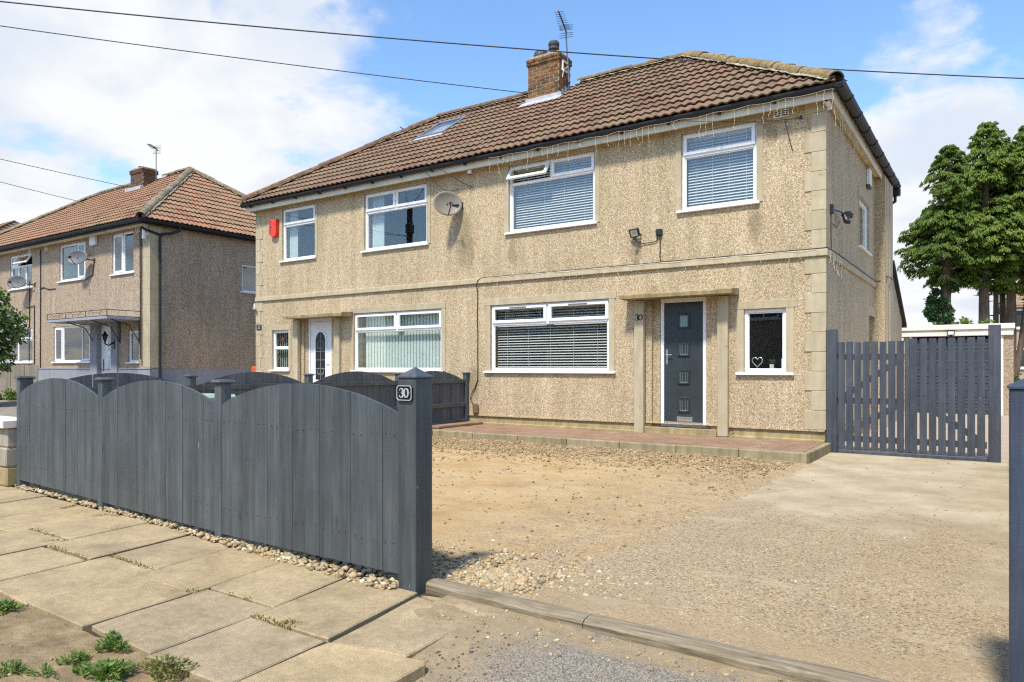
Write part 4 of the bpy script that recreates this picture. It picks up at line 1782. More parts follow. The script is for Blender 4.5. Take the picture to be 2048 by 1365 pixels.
for a in ((-12.9, -10.4, 2.95, 5.3), (-10.3, -6.6, 2.95, 5.3), (-6.4, -3.0, 2.95, 5.3), (-2.9, -.15, 2.95, 5.3),
          (-10.1, -6.6, .2, 2.75), (-12.9, -11.7, .2, 2.75), (-6.4, -3.0, .2, 2.75), (-1.4, -.15, .2, 2.75)):
    room(*a)
rm.add([(-.27, 2.9, 3.2), (-.27, 4.4, 3.2), (-.27, 4.4, 4.6), (-.27, 2.9, 4.6)], [(0, 1, 2, 3)])
part('room', rm, 'room_wall', house)


# doors -----------------------------------------------------------------
def door_bay(xl, xr, jl, jr):
    """stepped pebbledash jambs between the pilasters xl..xr round a door frame jl..jr"""
    mb = MB()
    h = 2.38
    m1 = xl + (jl - xl) * .5
    mb.box((xl - .01, .045, .17), (m1, .25, h))
    mb.box((m1 + .001, .095, .17), (jl, .249, h))
    m2 = xr - (xr - jr) * .5
    mb.box((m2, .045, .17), (xr + .01, .25, h))
    mb.box((jr, .095, .17), (m2 - .001, .249, h))
    part('door_jamb', mb, 'pebbledash', house)
    st = MB()
    st.box((xl, -.02, .10), (xr, .3, .275), ch=.008)
    part('door_step', st, 'plinth_render', house)


door_bay(-2.81, -1.58, -2.565, -1.785)
door_bay(-11.45, -10.23, -11.27, -10.47)
for (a, b) in ((-2.955, -2.79), (-1.555, -1.39), (-11.62, -11.44), (-10.22, -10.04)):
    mb = MB()
    mb.box((a, -.075, .165), (b, .02, 2.365), ch=.008)
    part('pilaster', mb, 'render_stone', house, ((a + b) / 2, -.05, .165))
for (a, b) in ((-3.10, -1.235), (-11.60, -9.66)):
    mb = MB()
    n = 18
    vs, fs = [], []
    for i in range(n + 1):
        x = a + (b - a) * i / n
        e = noise.noise((x * 4, 2, 1)) * .012
        vs += [(x, -.36, 2.372), (x, -.365, 2.43 + e), (x, -.33, 2.452 + e), (x, .02, 2.475 + e * .5), (x, .02, 2.372)]
    for i in range(n):
        for k in range(5):
            j = (k + 1) % 5
            fs.append((i * 5 + k, (i + 1) * 5 + k, (i + 1) * 5 + j, i * 5 + j))
    fs += [(0, 1, 2, 3, 4), tuple(reversed(range(n * 5, n * 5 + 5)))]
    mb.add(vs, [tuple(reversed(f)) for f in fs])
    part('canopy', mb, 'canopy_concrete', house, ((a + b) / 2, -.2, 2.4))

# right-hand front door: grey composite with four square lights
DY = .13


def door_frame(x0, x1, z0, z1, name='door_frame'):
    mb = MB()
    mb.box((x0, DY - .02, z0), (x0 + .055, DY + .06, z1), ch=.004)
    mb.box((x1 - .055, DY - .02, z0), (x1, DY + .06, z1), ch=.004)
    mb.box((x0 + .0545, DY - .0195, z1 - .07), (x1 - .0545, DY + .06, z1), ch=.004)
    mb.box((x0 + .0545, DY - .0195, z0), (x1 - .0545, DY + .06, z0 + .05), ch=.004)
    return part(name, mb, 'white_pvc', house, ((x0 + x1) / 2, DY, z0))


door_frame(-2.56, -1.79, .28, 2.385)
dl = MB()
dl.box((-2.50, DY + .0, .335), (-1.85, DY + .045, 2.31), ch=.004)
door = part('door', dl, 'door_grey', house, (-2.175, DY, .335), label='dark grey front door with four small square glazed lights')
dxc = -2.165
for zc in (2.005, 1.555, 1.10, .645):
    mb = MB()
    bars(mb, dxc - .10, dxc + .10, zc - .125, zc + .125, .034, DY - .026, DY + .01, FR, .010)
    part('light_frame', mb, 'door_grey', door, (dxc, DY, zc))
    mb = MB()
    mb.box((dxc - .066, DY - .006, zc - .09), (dxc + .066, DY + .001, zc + .09))
    part('pane', mb, 'obscure_glass' if zc < 2 else 'obscure_pale_glass', door, (dxc, DY, zc))
    mb = MB()
    bars(mb, dxc - .066, dxc + .066, zc - .091, zc + .091, .005, DY - .009, DY - .004, FR, 0)
    for q in (-.03, .022):
        mb.box((dxc + q, DY - .0085, zc - .085), (dxc + q + .0035, DY - .005, zc + .085))
    part('lead_strip', mb, 'leaded_strip', door, (dxc, DY, zc))
mb = MB()
mb.box((-2.475, DY - .008, 1.30), (-2.445, DY + .002, 1.55), ch=.004)
mb.tube([(-2.46, DY - .005, 1.455), (-2.46, DY - .045, 1.455), (-2.35, DY - .05, 1.458)], .009, 8)
mb.lathe([(.013, 0), (.013, .012)], 10, frame((-2.46, DY - .018, 1.35), (1, 0, 0), (0, 0, 1), (0, 1, 0)))
part('handle', mb, 'chrome', door, (-2.46, DY, 1.45), smooth=False)
mb = MB()
mb.box((-2.285, DY - .012, .425), (-2.02, DY + .002, .448), ch=.005)
mb.box((-2.285, DY - .010, .37), (-2.02, DY + .002, .42), ch=.006)
part('letterbox', mb, 'chrome', door, (-2.15, DY, .4))
mb = MB()
mb.box((-2.495, DY - .012, .338), (-1.855, DY + .001, .362), ch=.004)
part('threshold_strip', mb, 'chrome', door, (-2.17, DY, .34))

# left-hand front door: white with an arched leaded light
door_frame(-11.27, -10.47, .28, 2.385)
dl = MB()
dl.box((-11.21, DY, .335), (-10.53, DY + .045, 2.31), ch=.004)
door2 = part('door', dl, 'white_pvc', house, (-10.87, DY, .335), label='white front door with a tall arched leaded glass light')


def arch_poly(cx, w, z0, z1, n=10):
    r = w / 2
    pts = [(cx - r, z0), (cx + r, z0)]
    for i in range(n + 1):
        t = math.pi * i / n
        pts.append((cx + r * math.cos(t), z1 - r * 1.25 + r * 1.25 * math.sin(t)))
    return pts


ou = arch_poly(-10.87, .42, .92, 2.12)
inn = arch_poly(-10.87, .33, .965, 2.07)
mb = MB()
for i in range(len(ou)):
    j = (i + 1) % len(ou)
    mb.prism([ou[i], ou[j], inn[j], inn[i]], DY - .014, DY, FR)
part('light_frame', mb, 'white_pvc', door2, (-10.87, DY, 1.5))
mb = MB()
mb.prism(inn, DY - .005, DY + .001, FR)
part('pane', mb, 'number_black', door2, (-10.87, DY, 1.5))
mb = MB()
for z in (1.22, 1.42, 1.62):
    mb.box((-11.03, DY - .009, z), (-10.71, DY - .0055, z + .008))
mb.box((-10.874, DY - .009, .97), (-10.866, DY - .0052, 2.05))
for s in (-1, 1):
    for zc, hh in ((1.15, .2), (1.75, .24)):
        pts = []
        for i in range(22):
            t = i / 21
            rr = .10 * (1 - t * .75)
            th = t * 9 + 1
            pts.append((-10.87 + s * (.07 + rr * math.cos(th) * .55), zc + hh * (t - .5) + rr * math.sin(th) * .6, .0035))
        stroke(mb, pts, I4, DY - .0088, DY - .0054)
part('lead_strip', mb, 'leaded_strip', door2, (-10.87, DY, 1.5))
mb = MB()
mb.box((-10.57, DY - .01, 1.22), (-10.54, DY, 1.47), ch=.003)
mb.tube([(-10.555, DY - .005, 1.38), (-10.555, DY - .045, 1.38), (-10.66, DY - .05, 1.38)], .009, 8)
part('handle', mb, 'white_pvc', door2, (-10.56, DY, 1.35))
mb = MB()
mb.box((-11.12, DY - .006, .42), (-10.62, DY + .001, .84), ch=.01)
part('door_panel', mb, 'white_pvc', door2, (-10.87, DY, .6))

# numerals on the pilaster
hn = thing('house_numerals', 'black numerals 30 fixed to the pilaster left of the grey door', 'house number', (-2.87, -.08, 2.08))
Mn = frame((0, -.0752, 0), (1, 0, 0), (0, 1, 0))
part('digit', digit('3', -2.905, 2.083, .10, Mn, -.006, 0, 1.0), 'number_black', hn, (-2.9, -.08, 2.08))
part('digit', digit('0', -2.838, 2.083, .10, Mn, -.006, 0, 1.0), 'number_black', hn, (-2.84, -.08, 2.08))
np_ = thing('number_plate', 'small black number plate reading 32 near the house corner', 'number plate', (-12.93, -.02, 2.23))
mb = MB()
mb.box((-13.02, -.028, 2.17), (-12.83, -.0145, 2.30), ch=.003)
part('plate', mb, 'number_black', np_)
Mn = frame((0, -.0285, 0), (1, 0, 0), (0, 1, 0))
part('digit', digit('3', -12.95, 2.235, .08, Mn, -.002, 0, 1.0), 'number_silver', np_)
part('digit', digit('2', -12.89, 2.235, .08, Mn, -.002, 0, 1.0), 'number_silver', np_)

# airbrick under the eaves
ab = MB()
bars(ab, -.72, -.50, 4.985, 5.115, .016, -.012, .0, FR, .002)
ab.box((-.62, -.0115, 5.0), (-.595, .0, 5.10))
for z in (5.02, 5.048, 5.076):
    ab.box((-.705, -.011, z), (-.62, .0, z + .012))
    ab.box((-.595, -.011, z), (-.512, .0, z + .012))
part('airbrick', ab, 'white_plastic', house, (-.6, 0, 5.05))
ab = MB()
ab.box((-.71, -.004, 4.99), (-.51, -.001, 5.11))
part('airbrick_void', ab, 'number_black', house, (-.6, 0, 5.05))

# ---- roof
PITCH = .697
OVF, OVS = .36, .17


def hip_roof(hs, x0, x1, y0, y1, ze, pitch, mat, hipmat, ridgemat, limit, skip=(), left_hip=True, chim=None):
    """x0..x1, y0..y1 = eaves rectangle; returns roof part and ridge end points"""
    run = (y1 - y0) / 2
    h = run * pitch
    yr = (y0 + y1) / 2
    A, B = Vector((x0 + run, yr, ze + h)), Vector((x1 - run, yr, ze + h))
    mb = MB()
    c = [(x0, y0, ze), (x1, y0, ze), (x1, y1, ze), (x0, y1, ze), tuple(A), tuple(B)]
    c = [Vector(p) - Vector((0, 0, .03)) for p in c]
    mb.add(c, [(0, 1, 5, 4), (1, 2, 5), (2, 3, 4, 5), (3, 0, 4)])
    roof = part('roof', mb, mat, hs, ((x0 + x1) / 2, yr, ze))
    cp = 1 / math.sqrt(1 + pitch * pitch)
    sp = pitch * cp
    vmax = run / cp
    sl = [((x0, y0, ze), (1, 0, 0), (0, cp, sp), x1 - x0, cp, cp, vmax),
          ((x1, y0, ze), (0, 1, 0), (-cp, 0, sp), y1 - y0, cp, cp, vmax),
          ((x1, y1, ze), (-1, 0, 0), (0, -cp, sp), x1 - x0, cp, cp, vmax),
          ((x0, y1, ze), (0, -1, 0), (cp, 0, sp), y1 - y0, cp, cp, vmax)]
    roof_tiles(roof, sl, mat, limit, skip)
    lift = Vector((0, 0, .03))
    e = lambda x, y: Vector((x, y, ze)) + lift
    ridge_run(roof, e(x1, y0), B + lift, .118, hipmat, name='hip_tile')
    ridge_run(roof, e(x0, y0), A + lift, .125, ridgemat, name='hip_tile')
    ridge_run(roof, e(x1, y1), B + lift, .125, hipmat, name='hip_tile')
    ridge_run(roof, e(x0, y1), A + lift, .125, ridgemat, name='hip_tile', mortar=False)
    return roof, A + lift, B + lift


RX0, RX1, RY0, RY1, RZ = -13.25, .20, -.275, 6.55, 5.238
CH = (-6.65, -5.85, 2.4, 2.92)
in_chim = lambda p: CH[0] - .1 < p.x < CH[1] + .1 and CH[2] + .05 < p.y < CH[3] + .2
RL = [(-9.37, 2.62), (-8.55, 2.62), (-8.47, 1.71), (-9.24, 1.71)]
in_light = lambda p: -9.36 < p.x < -8.50 and 1.72 < p.y < 2.62
roof, RA, RB = hip_roof(house, RX0, RX1, RY0, RY1, RZ, PITCH, 'roof_tile', 'hip_mossy', 'ridge_red', 300, (in_chim, in_light))
ridge_run(roof, RA, (-6.75, RA.y, RA.z), .115, 'ridge_red', step=.45)
ridge_run(roof, (-5.75, RA.y, RA.z), RB, .10, 'ridge_brown', step=.45)

# eaves boxes, gutters
fa = MB()
fa.box((RX0 + .06, -.205, 5.048), (RX1 - .055, -.182, 5.235), ch=.004)
fa.box((RX1 - .085, -.181, 5.048), (RX1 - .06, 6.3, 5.235), ch=.004)
fa.box((RX0 + .06, -.181, 5.072), (RX0 + .08, 6.3, 5.235), ch=.004)
part('fascia', fa, 'fascia_cream', house, (-6, -.2, 5.1))
so_ = MB()
so_.box((RX0 + .08, -.1815, 5.10), (RX1 - .086, .05, ZS), ch=.003)
so_.box((-.02, .051, 5.10), (RX1 - .086, 6.2, ZS), ch=.003)
part('soffit', so_, 'soffit_cream', house, (-6, -.1, 5.13))
gt = MB()
gutter_run(gt, (RX0 - .01, -.264, 5.222), (RX1 + .09, -.264, 5.222), (0, -1, 0), .058)
gutter_run(gt, (RX1 + .034, -.32, 5.25), (RX1 + .034, 6.75, 5.25), (1, 0, 0), .074)
gut = part('gutter', gt, 'gutter_black', house, (-6, -.3, 5.15), smooth=False)
x = RX0 + .3
while x < RX1:
    br = MB()
    br.box((x - .018, -.315, 5.128), (x + .018, -.206, 5.150))
    part('gutter_bracket', br, 'gutter_black', gut, (x, -.3, 5.1))
    x += .82
for y in np.arange(.4, 6.7, .85):
    br = MB()
    gutter_run(br, (RX1 + .034, y - .05, 5.248), (RX1 + .034, y + .05, 5.248), (1, 0, 0), .084)
    part('gutter_bracket', br, 'gutter_black', gut, (RX1, y, 5.15))
# hopper and end of the side gutter
dp = MB()
dp.box((.1, 6.55, 5.02), (.3, 6.78, 5.2), ch=.02)
dp.tube([(.2, 6.66, 5.05), (.2, 6.66, 4.9), (.0, 6.45, 4.7), (.0, 6.45, .2)], .035, 8)
part('downpipe', dp, 'gutter_black', house, (.2, 6.6, 3))
# cylindrical end finial on the hip corner
fn = MB()
fn.tube([(RX1 - .08 + .05 * math.cos(t), RY0 + .08, 5.32 + .07 * math.sin(t)) for t in np.linspace(-.6, 3.7, 10)], .016, 6)
part('hip_iron', fn, 'red_plastic' if False else 'purple_brown', house, (RX1, RY0, 5.3))

# rooflight
sp_ = PITCH
plz = lambda y: RZ + sp_ * (y - RY0)
rl_M = frame((-9.36, 1.72, plz(1.72)), (1, 0, 0), (0, 1 / math.sqrt(1 + sp_ ** 2), sp_ / math.sqrt(1 + sp_ ** 2)),
             Vector((1, 0, 0)).cross(Vector((0, 1, sp_)).normalized()))
mb = MB()
W_, L_ = .86, 1.12
for (a, b) in (((0, 0), (W_, .07)), ((0, L_ - .13), (W_, L_)), ((0, .0705), (.06, L_ - .1305)), ((W_ - .06, .0705), (W_, L_ - .1305))):
    mb.box((a[0], a[1], -.02), (b[0], b[1], .075), rl_M, .006)
rlo = part('rooflight', mb, 'grey_aluminium', roof, rl_M @ Vector((W_ / 2, L_ / 2, 0)))
mb = MB()
mb.box((.05, .06, .045), (W_ - .05, L_ - .12, .055), rl_M)
part('rooflight_pane', mb, 'rooflight_glass', roof, rl_M @ Vector((W_ / 2, L_ / 2, .05)))
mb = MB()
mb.box((.05, .06, -.03), (W_ - .05, L_ - .12, -.02), rl_M)
part('rooflight_blind', mb, 'slat_white', roof, rl_M @ Vector((W_ / 2, L_ / 2, -.02)))
mb = MB()
mb.add([(-.1, -.20, .058), (W_ + .1, -.20, .058), (W_ + .1, .0, .05), (-.1, .0, .05)], [(0, 1, 2, 3)], rl_M)
part('rooflight_flashing', mb, 'lead', roof, rl_M @ Vector((W_ / 2, 0, 0)))

chm = chimney(house, *CH, 7.0, 8.17, 'brick_orange')
mb = MB()
zt = plz(CH[2]) + .05
mb.box((CH[0] - .06, CH[2] - .012, zt - .12), (CH[1] + .06, CH[2] + .0, zt + .10), ch=.004)
mb.add([(CH[0] - .15, CH[2] - .22, plz(CH[2] - .22) + .075), (CH[1] + .1, CH[2] - .22, plz(CH[2] - .22) + .075),
        (CH[1] + .1, CH[2] - .005, zt + .03), (CH[0] - .15, CH[2] - .005, zt + .03)], [(0, 1, 2, 3)])
for k in range(4):
    y = CH[2] + k * .13
    mb.box((CH[1] + .0, y, plz(y) - .02), (CH[1] + .012, y + .14, plz(y) + .17), ch=.003)
part('flashing', mb, 'lead', house, (CH[0], CH[2], zt))
mb = MB()
mb.lathe([(.075, 0), (.07, .12), (.085, .14), (.12, .15), (.12, .21), (.105, .22), (.125, .24), (.125, .29), (.10, .33), (.0, .34)], 16, Matrix.Translation((-6.13, 2.66, 8.18)), cap=False)
part('chimney_pot', mb, 'dark_cowl', house, (-6.13, 2.66, 8.18), smooth=False, label='slim cowled chimney pot')
mb = MB()
mb.lathe([(.17, 0), (.165, .10), (.15, .14), (.15, .16), (.12, .16), (.12, .08)], 18, Matrix.Translation((-6.47, 2.66, 8.18)), cap=False)
part('chimney_pot', mb, 'dark_cowl', house, (-6.47, 2.66, 8.18), label='wide low chimney pot')

# rear lean-to
mb = MB()
mb.add([(x, y, z) for x in (-3, .16) for (y, z) in ((6.205, 0), (8.4, 0), (8.4, 2.375), (6.205, 3.45))],
       [(3, 2, 1, 0), (4, 5, 6, 7), (0, 1, 5, 4), (1, 2, 6, 5), (2, 3, 7, 6)])
part('extension', mb, 'pebbledash', house, (-1, 7, 0))
mb = MB()
mb.add([(-3, 6.21, 3.55), (.235, 6.21, 3.55), (.235, 8.75, 2.3), (-3, 8.75, 2.3), (-3, 6.21, 3.47), (.235, 6.21, 3.47), (.235, 8.75, 2.22), (-3, 8.75, 2.22)],
       [(0, 1, 2, 3), (7, 6, 5, 4), (0, 4, 5, 1), (1, 5, 6, 2), (2, 6, 7, 3), (3, 7, 4, 0)])
part('extension_roof', mb, 'gutter_black', house, (-1, 7, 3))

# ---- path in front of the house
path = link('path', None, None, None, (-3, -.8, 0))
path['kind'] = 'structure'
ZP = .172
pf = lambda x: -1.56 - .03 * (x + 2.5) * .3
mb = MB()
mb.flat([(-6.35, -1.55), (.05, -1.55), (.05, -.0), (-6.35, -.0)], -.05, ZP - .055)
part('path_bed', mb, 'joint_soil', path)
cutx = [-6.32, -6.05, -5.18, -4.28, -3.38, -2.5, -1.64, -.77, .09]
for a, b in zip(cutx, cutx[1:]):
    mb = MB()
    mb.box((a + .004, -1.60 + random.uniform(-.006, .006), -.05), (b - .004, -1.515, ZP + random.uniform(-.004, .006)), ch=.01)
    part('kerb', mb, 'kerb_concrete', path, ((a + b) / 2, -1.56, 0))
for a, b in ((-1.514, -.75), (-.745, -.04)):
    mb = MB()
    mb.box((.005, a, -.05), (.088, b, ZP), ch=.01)
    part('kerb', mb, 'kerb_concrete', path, (.05, (a + b) / 2, 0))
# red block pavers, 200 x 100, laid in courses parallel with the house
pvs = []
bm_cache = {}
r = 0
y = -1.508
while y < -.10:
    off = 0 if r % 2 else .1
    x = -6.3 - off
    while x < 0:
        a, b = max(x, -6.3), min(x + .2, 0.0)
        if b - a > .03:
            pvs.append((a, b, y))
        x += .2
    y += .1
    r += 1
pvs.sort(key=lambda q: (q[0] - CAM.x) ** 2 + (q[2] - CAM.y) ** 2)
rest = MB()
for i, (a, b, y) in enumerate(pvs):
    dz = random.uniform(-.003, .002)
    if i < 300:
        key = round(b - a, 2)
        if key not in bm_cache:
            m_ = MB()
            m_.box((-(b - a) / 2 + .0025, .0025, -.05), ((b - a) / 2 - .0025, .0975, 0), ch=.005)
            bm_cache[key] = m_.mesh('paver')
        link('paver', bm_cache[key], 'paver_red', path, ((a + b) / 2, y, ZP + dz))
    else:
        rest.box((a + .0025, y + .0025, ZP - .05), (b - .0025, y + .0975, ZP + dz), ch=.005, r=random.uniform(.01, 1))
o = part('pavers', rest, 'paver_red', path)
o['kind'] = 'stuff'
mb = MB()
mb.box((-6.30, -1.42, ZP + .001), (-6.05, -.1, ZP + .05), ch=.01)
part('edging', mb, 'paver_red', path, (-6.2, -.8, ZP))


# ------------------------------------------------------------------ things in and on the house
def venetian(label, x0, x1, z0, z1, tilt, pitch, y=.17, cords=3, group='white venetian blinds'):
    b = thing('venetian_blind', label, 'blind', ((x0 + x1) / 2, y, z0), group)
    m_ = MB()
    L = (x1 - x0) / 2
    w = .025
    c, s = math.cos(R(tilt)), math.sin(R(tilt))
    # slightly curved slat: three strips across
    pr = [(-w, 0), (-w * .35, .0035), (w * .35, .0035), (w, 0)]
    vs, fs = [], []
    for xx in (-L, L):
        for (a, h) in pr:
            vs.append((xx, a * c - h * s, a * s + h * c))
        for (a, h) in reversed(pr):
            vs.append((xx, a * c - (h - .0015) * s, a * s + (h - .0015) * c))
    m = 8
    for k in range(m):
        j = (k + 1) % m
        fs.append((k, m + k, m + j, j))
    fs += [tuple(range(m)), tuple(reversed(range(m, 2 * m)))]
    m_.add(vs, fs)
    me = m_.mesh('slat')
    z = z0 + .02
    while z < z1 - .04:
        link('slat', me, 'slat_white', b, ((x0 + x1) / 2, y, z + random.uniform(-.0015, .0015)))
        z += pitch
    h = MB()
    h.box((x0, y - .028, z1 - .04), (x1, y + .028, z1))
    part('head_rail', h, 'slat_white', b)
    cd = MB()
    for i in range(cords):
        x = x0 + (x1 - x0) * (i + .5) / cords
        cd.box((x - .0022, y - .0285, z0), (x + .0022, y - .0265, z1 - .04))
    part('ladder_cord', cd, 'slat_white', b)
    return b


venetian('venetian blind nearly closed behind the upper window with the open vent', -5.47, -3.78, 3.84, 4.98, 40, .046, cords=4)
venetian('venetian blind in the upper window nearest the house corner', -2.1, -1.03, 3.84, 4.96, 40, .046, cords=4)
venetian('venetian blind with open level slats behind the big ground floor window', -5.89, -3.51, 1.25, 2.38, 27, .048, cords=5)

vb = thing('vertical_blind', 'pale green vertical strip blind in the left ground floor window', 'blind', (-8.4, .18, 1.2))
x = -9.42
i = 0
while x < -7.24:
    mb = MB()
    a = R(9 + random.uniform(-2, 2))
    c, s = math.cos(a) * .0452, math.sin(a) * .0452
    mb.add([(x - c, .18 + s, 1.25), (x + c, .18 - s, 1.25), (x + c, .18 - s, 2.38), (x - c, .18 + s, 2.38)], [(0, 1, 2, 3)])
    part('vane', mb, 'vane_pale', vb, (x, .18, 1.25))
    x += .087
    i += 1
mb = MB()
mb.box((-9.58, .15, 2.375), (-7.22, .21, 2.41))
part('head_rail', mb, 'slat_white', vb)
vb = thing('vertical_blind', 'pale vertical strip blind in the small window left of the white door', 'blind', (-12.14, .18, 1.2))
x = -12.36
while x < -11.9:
    mb = MB()
    c, s = .036, .018
    mb.add([(x - c, .18 + s, 1.25), (x + c, .18 - s, 1.25), (x + c, .18 - s, 2.08), (x - c, .18 + s, 2.08)], [(0, 1, 2, 3)])
    part('vane', mb, 'vane_pale', vb, (x, .18, 1.25))
    x += .075
rs = thing('stained_glass_panel', 'leaded stained glass panel with red rose in the small left window', 'stained glass', (-12.14, .06, 1.9))
mb = MB()
mb.lathe([(.045, 0), (.045, .003)], 12, frame((-12.14, .0615, 1.93), (1, 0, 0), (0, 0, 1), (0, 1, 0)))
part('rose', mb, 'stained_red', rs)
mb = MB()
for i in range(8):
    t = i * math.pi / 4
    mb.box((-12.14 + .13 * math.cos(t) - .009, .0615, 1.92 + .13 * math.sin(t) - .009), (-12.14 + .13 * math.cos(t) + .009, .0645, 1.92 + .13 * math.sin(t) + .009))
part('leaf', mb, 'ivy_leaf', rs)
mb = MB()
for z in (1.83, 2.0):
    mb.box((-12.38, .0612, z), (-11.9, .0642, z + .006))
for x in (-12.27, -12.01):
    mb.box((x, .0611, 1.75), (x + .006, .0641, 2.08))
part('lead_strip', mb, 'number_black', rs)


def curtain(label, x0, x1, z0, z1, y=.2):
    n = 40
    vs, fs = [], []
    for i in range(n + 1):
        x = x0 + (x1 - x0) * i / n
        yy = y + .028 * math.sin(i * 1.25) + .012 * math.sin(i * 2.9)
        vs += [(x, yy, z0), (x, yy, z1)]
    for i in range(n):
        fs.append((2 * i, 2 * i + 2, 2 * i + 3, 2 * i + 1))
    mb = MB()
    mb.add(vs, fs)
    solid('curtain', mb, 'curtain_white', label, 'curtain', ((x0 + x1) / 2, y, z0), 'white net curtains upstairs', smooth=True)


curtain('white curtain at the left of the upper window above the white door', -12.03, -11.74, 3.8, 5.0)
curtain('white curtain bunched at the left of the upper window beside the dish', -9.28, -8.92, 3.8, 5.0)
curtain('narrow white curtain at the right of the upper window beside the dish', -7.70, -7.57, 3.8, 5.0)

# window ledge ornaments right of the grey door
ht = MB()
pts = []
for i in range(29):
    t = 2 * math.pi * i / 28
    pts.append((-1.0 + .0055 * 16 * math.sin(t) ** 3 * .9, .15, 1.34 + .0055 * (13 * math.cos(t) - 5 * math.cos(2 * t) - 2 * math.cos(3 * t) - math.cos(4 * t))))
ht.tube(pts, .011, 8)
solid('heart_ornament', ht, 'chrome', 'shiny silver open heart ornament standing inside the window right of the door', 'ornament', (-1.0, .15, 1.24), smooth=True)
lt = thing('lantern_ornament', 'small glass pot with green foliage inside the window right of the door', 'ornament', (-.78, .15, 1.23))
mb = MB()
mb.box((-.81, .12, 1.235), (-.75, .18, 1.30), ch=.005)
part('pot', mb, 'slat_white', lt)
mb = MB()
for i in range(26):
    a, b = random.uniform(0, 6.28), random.uniform(.02, .055)
    x, y, z = -.78 + b * math.cos(a), .15 + b * math.sin(a) * .5, 1.31 + random.uniform(0, .05)
    mb.add([(x - .012, y, z), (x + .012, y, z), (x, y, z + .022)], [(0, 1, 2)], r=random.uniform(.1, .9))
part('leaf', mb, 'ivy_leaf', lt)
mb = MB()
mb.lathe([(.022, 0), (.024, .03), (.024, .14), (.018, .15)], 12, Matrix.Translation((-.625, .16, 1.235)))
solid('candle', mb, 'slat_white', 'white candle at the right end of the ledge beside the heart', 'candle', (-.625, .16, 1.235))

# satellite dishes


def dish(label, c, w, h, mat, facing, wall_pt, cat='satellite dish', group='satellite dishes'):
    d = thing('satellite_dish', label, cat, c, group)
    c = Vector(c)
    f = Vector(facing).normalized()
    sx = Vector((0, 0, 1)).cross(f).normalized()
    up = f.cross(sx)
    mb = MB()
    nr, na = 6, 32
    vs = [c - f * .05]
    for r in range(1, nr + 1):
        q = r / nr
        for a in range(na):
            t = 2 * math.pi * a / na
            vs.append(c + sx * (w * q * math.cos(t)) + up * (h * q * math.sin(t)) + f * (-.05 + .07 * q * q))
    fs = [(0, 1 + a, 1 + (a + 1) % na) for a in range(na)]
    for r in range(nr - 1):
        for a in range(na):
            b = (a + 1) % na
            fs.append((1 + r * na + a, 1 + (r + 1) * na + a, 1 + (r + 1) * na + b, 1 + r * na + b))
    o0 = len(vs)
    for a in range(na):
        t = 2 * math.pi * a / na
        vs.append(c + sx * (w * 1.02 * math.cos(t)) + up * (h * 1.02 * math.sin(t)) + f * .008)
    for a in range(na):
        b = (a + 1) % na
        fs.append((1 + (nr - 1) * na + a, o0 + a, o0 + b, 1 + (nr - 1) * na + b))
    mb.add(vs, fs)
    part('reflector', mb, mat, d, smooth=True)
    mb = MB()
    lnb = c + f * .30 - up * (h * .42)
    mb.tube([c - up * h * .98, c - up * h * .9 + f * .08, lnb], .011, 8)
    part('arm', mb, 'black_plastic', d)
    mb = MB()
    mb.tube([lnb - f * .0 + up * .0, lnb - f * .06 + up * .02], [.03, .034], 10)
    mb.tube([lnb + f * .02 - up * .0, lnb + f * .03 - up * .06], .018, 8)
    part('receiver', mb, 'black_plastic', d)
    mb = MB()
    wp = Vector(wall_pt)
    mb.tube([c - f * .04, c - f * .10, wp + Vector((0, -.12, 0)), wp], .018, 8)
    mb.box(wp + Vector((-.05, -.012, -.07)), wp + Vector((.05, .0, .07)))
    part('wall_bracket', mb, 'black_plastic', d)
    return d


dish('large beige satellite dish beside the middle upper window of the main house', (-6.79, -.26, 4.44), .285, .245, 'dish_grey', (.78, -.62, .12), (-6.66, -.001, 4.42))

# alarm box
al = thing('alarm_box', 'bright red alarm box with black lettering high on the left', 'alarm box', (-12.35, -.06, 4.6))
mb = MB()
mb.prism([(-12.44, 4.45), (-12.36, 4.385), (-12.23, 4.385), (-12.19, 4.44), (-12.19, 4.795), (-12.44, 4.795)], -.10, -.001, FR)
part('case', mb, 'red_plastic', al)
mb = MB()
mb.box((-12.30, -.104, 4.66), (-12.22, -.0995, 4.75), ch=.002)
part('grille', mb, 'red_plastic', al)


def text_mesh(s, size, M):
    cu = bpy.data.curves.new('lettering', 'FONT')
    cu.body = s
    cu.size = size
    cu.align_x = 'CENTER'
    cu.align_y = 'CENTER'
    cu.extrude = .001
    o = bpy.data.objects.new('lettering', cu)
    COL.objects.link(o)
    bpy.context.view_layer.update()
    me = bpy.data.meshes.new_from_object(o.evaluated_get(bpy.context.evaluated_depsgraph_get()))
    bpy.data.objects.remove(o)
    me.transform(M)
    return me


for ch_, zc in (('T', 4.715), ('A', 4.605), ('C', 4.495)):
    me = text_mesh(ch_, .125, frame((-12.385, -.1015, zc), (1, 0, 0), (0, 0, 1), (0, -1, 0)))
    me.transform(Matrix.Translation(-wloc(al)))
    link('lettering', me, 'number_black', al, wloc(al))

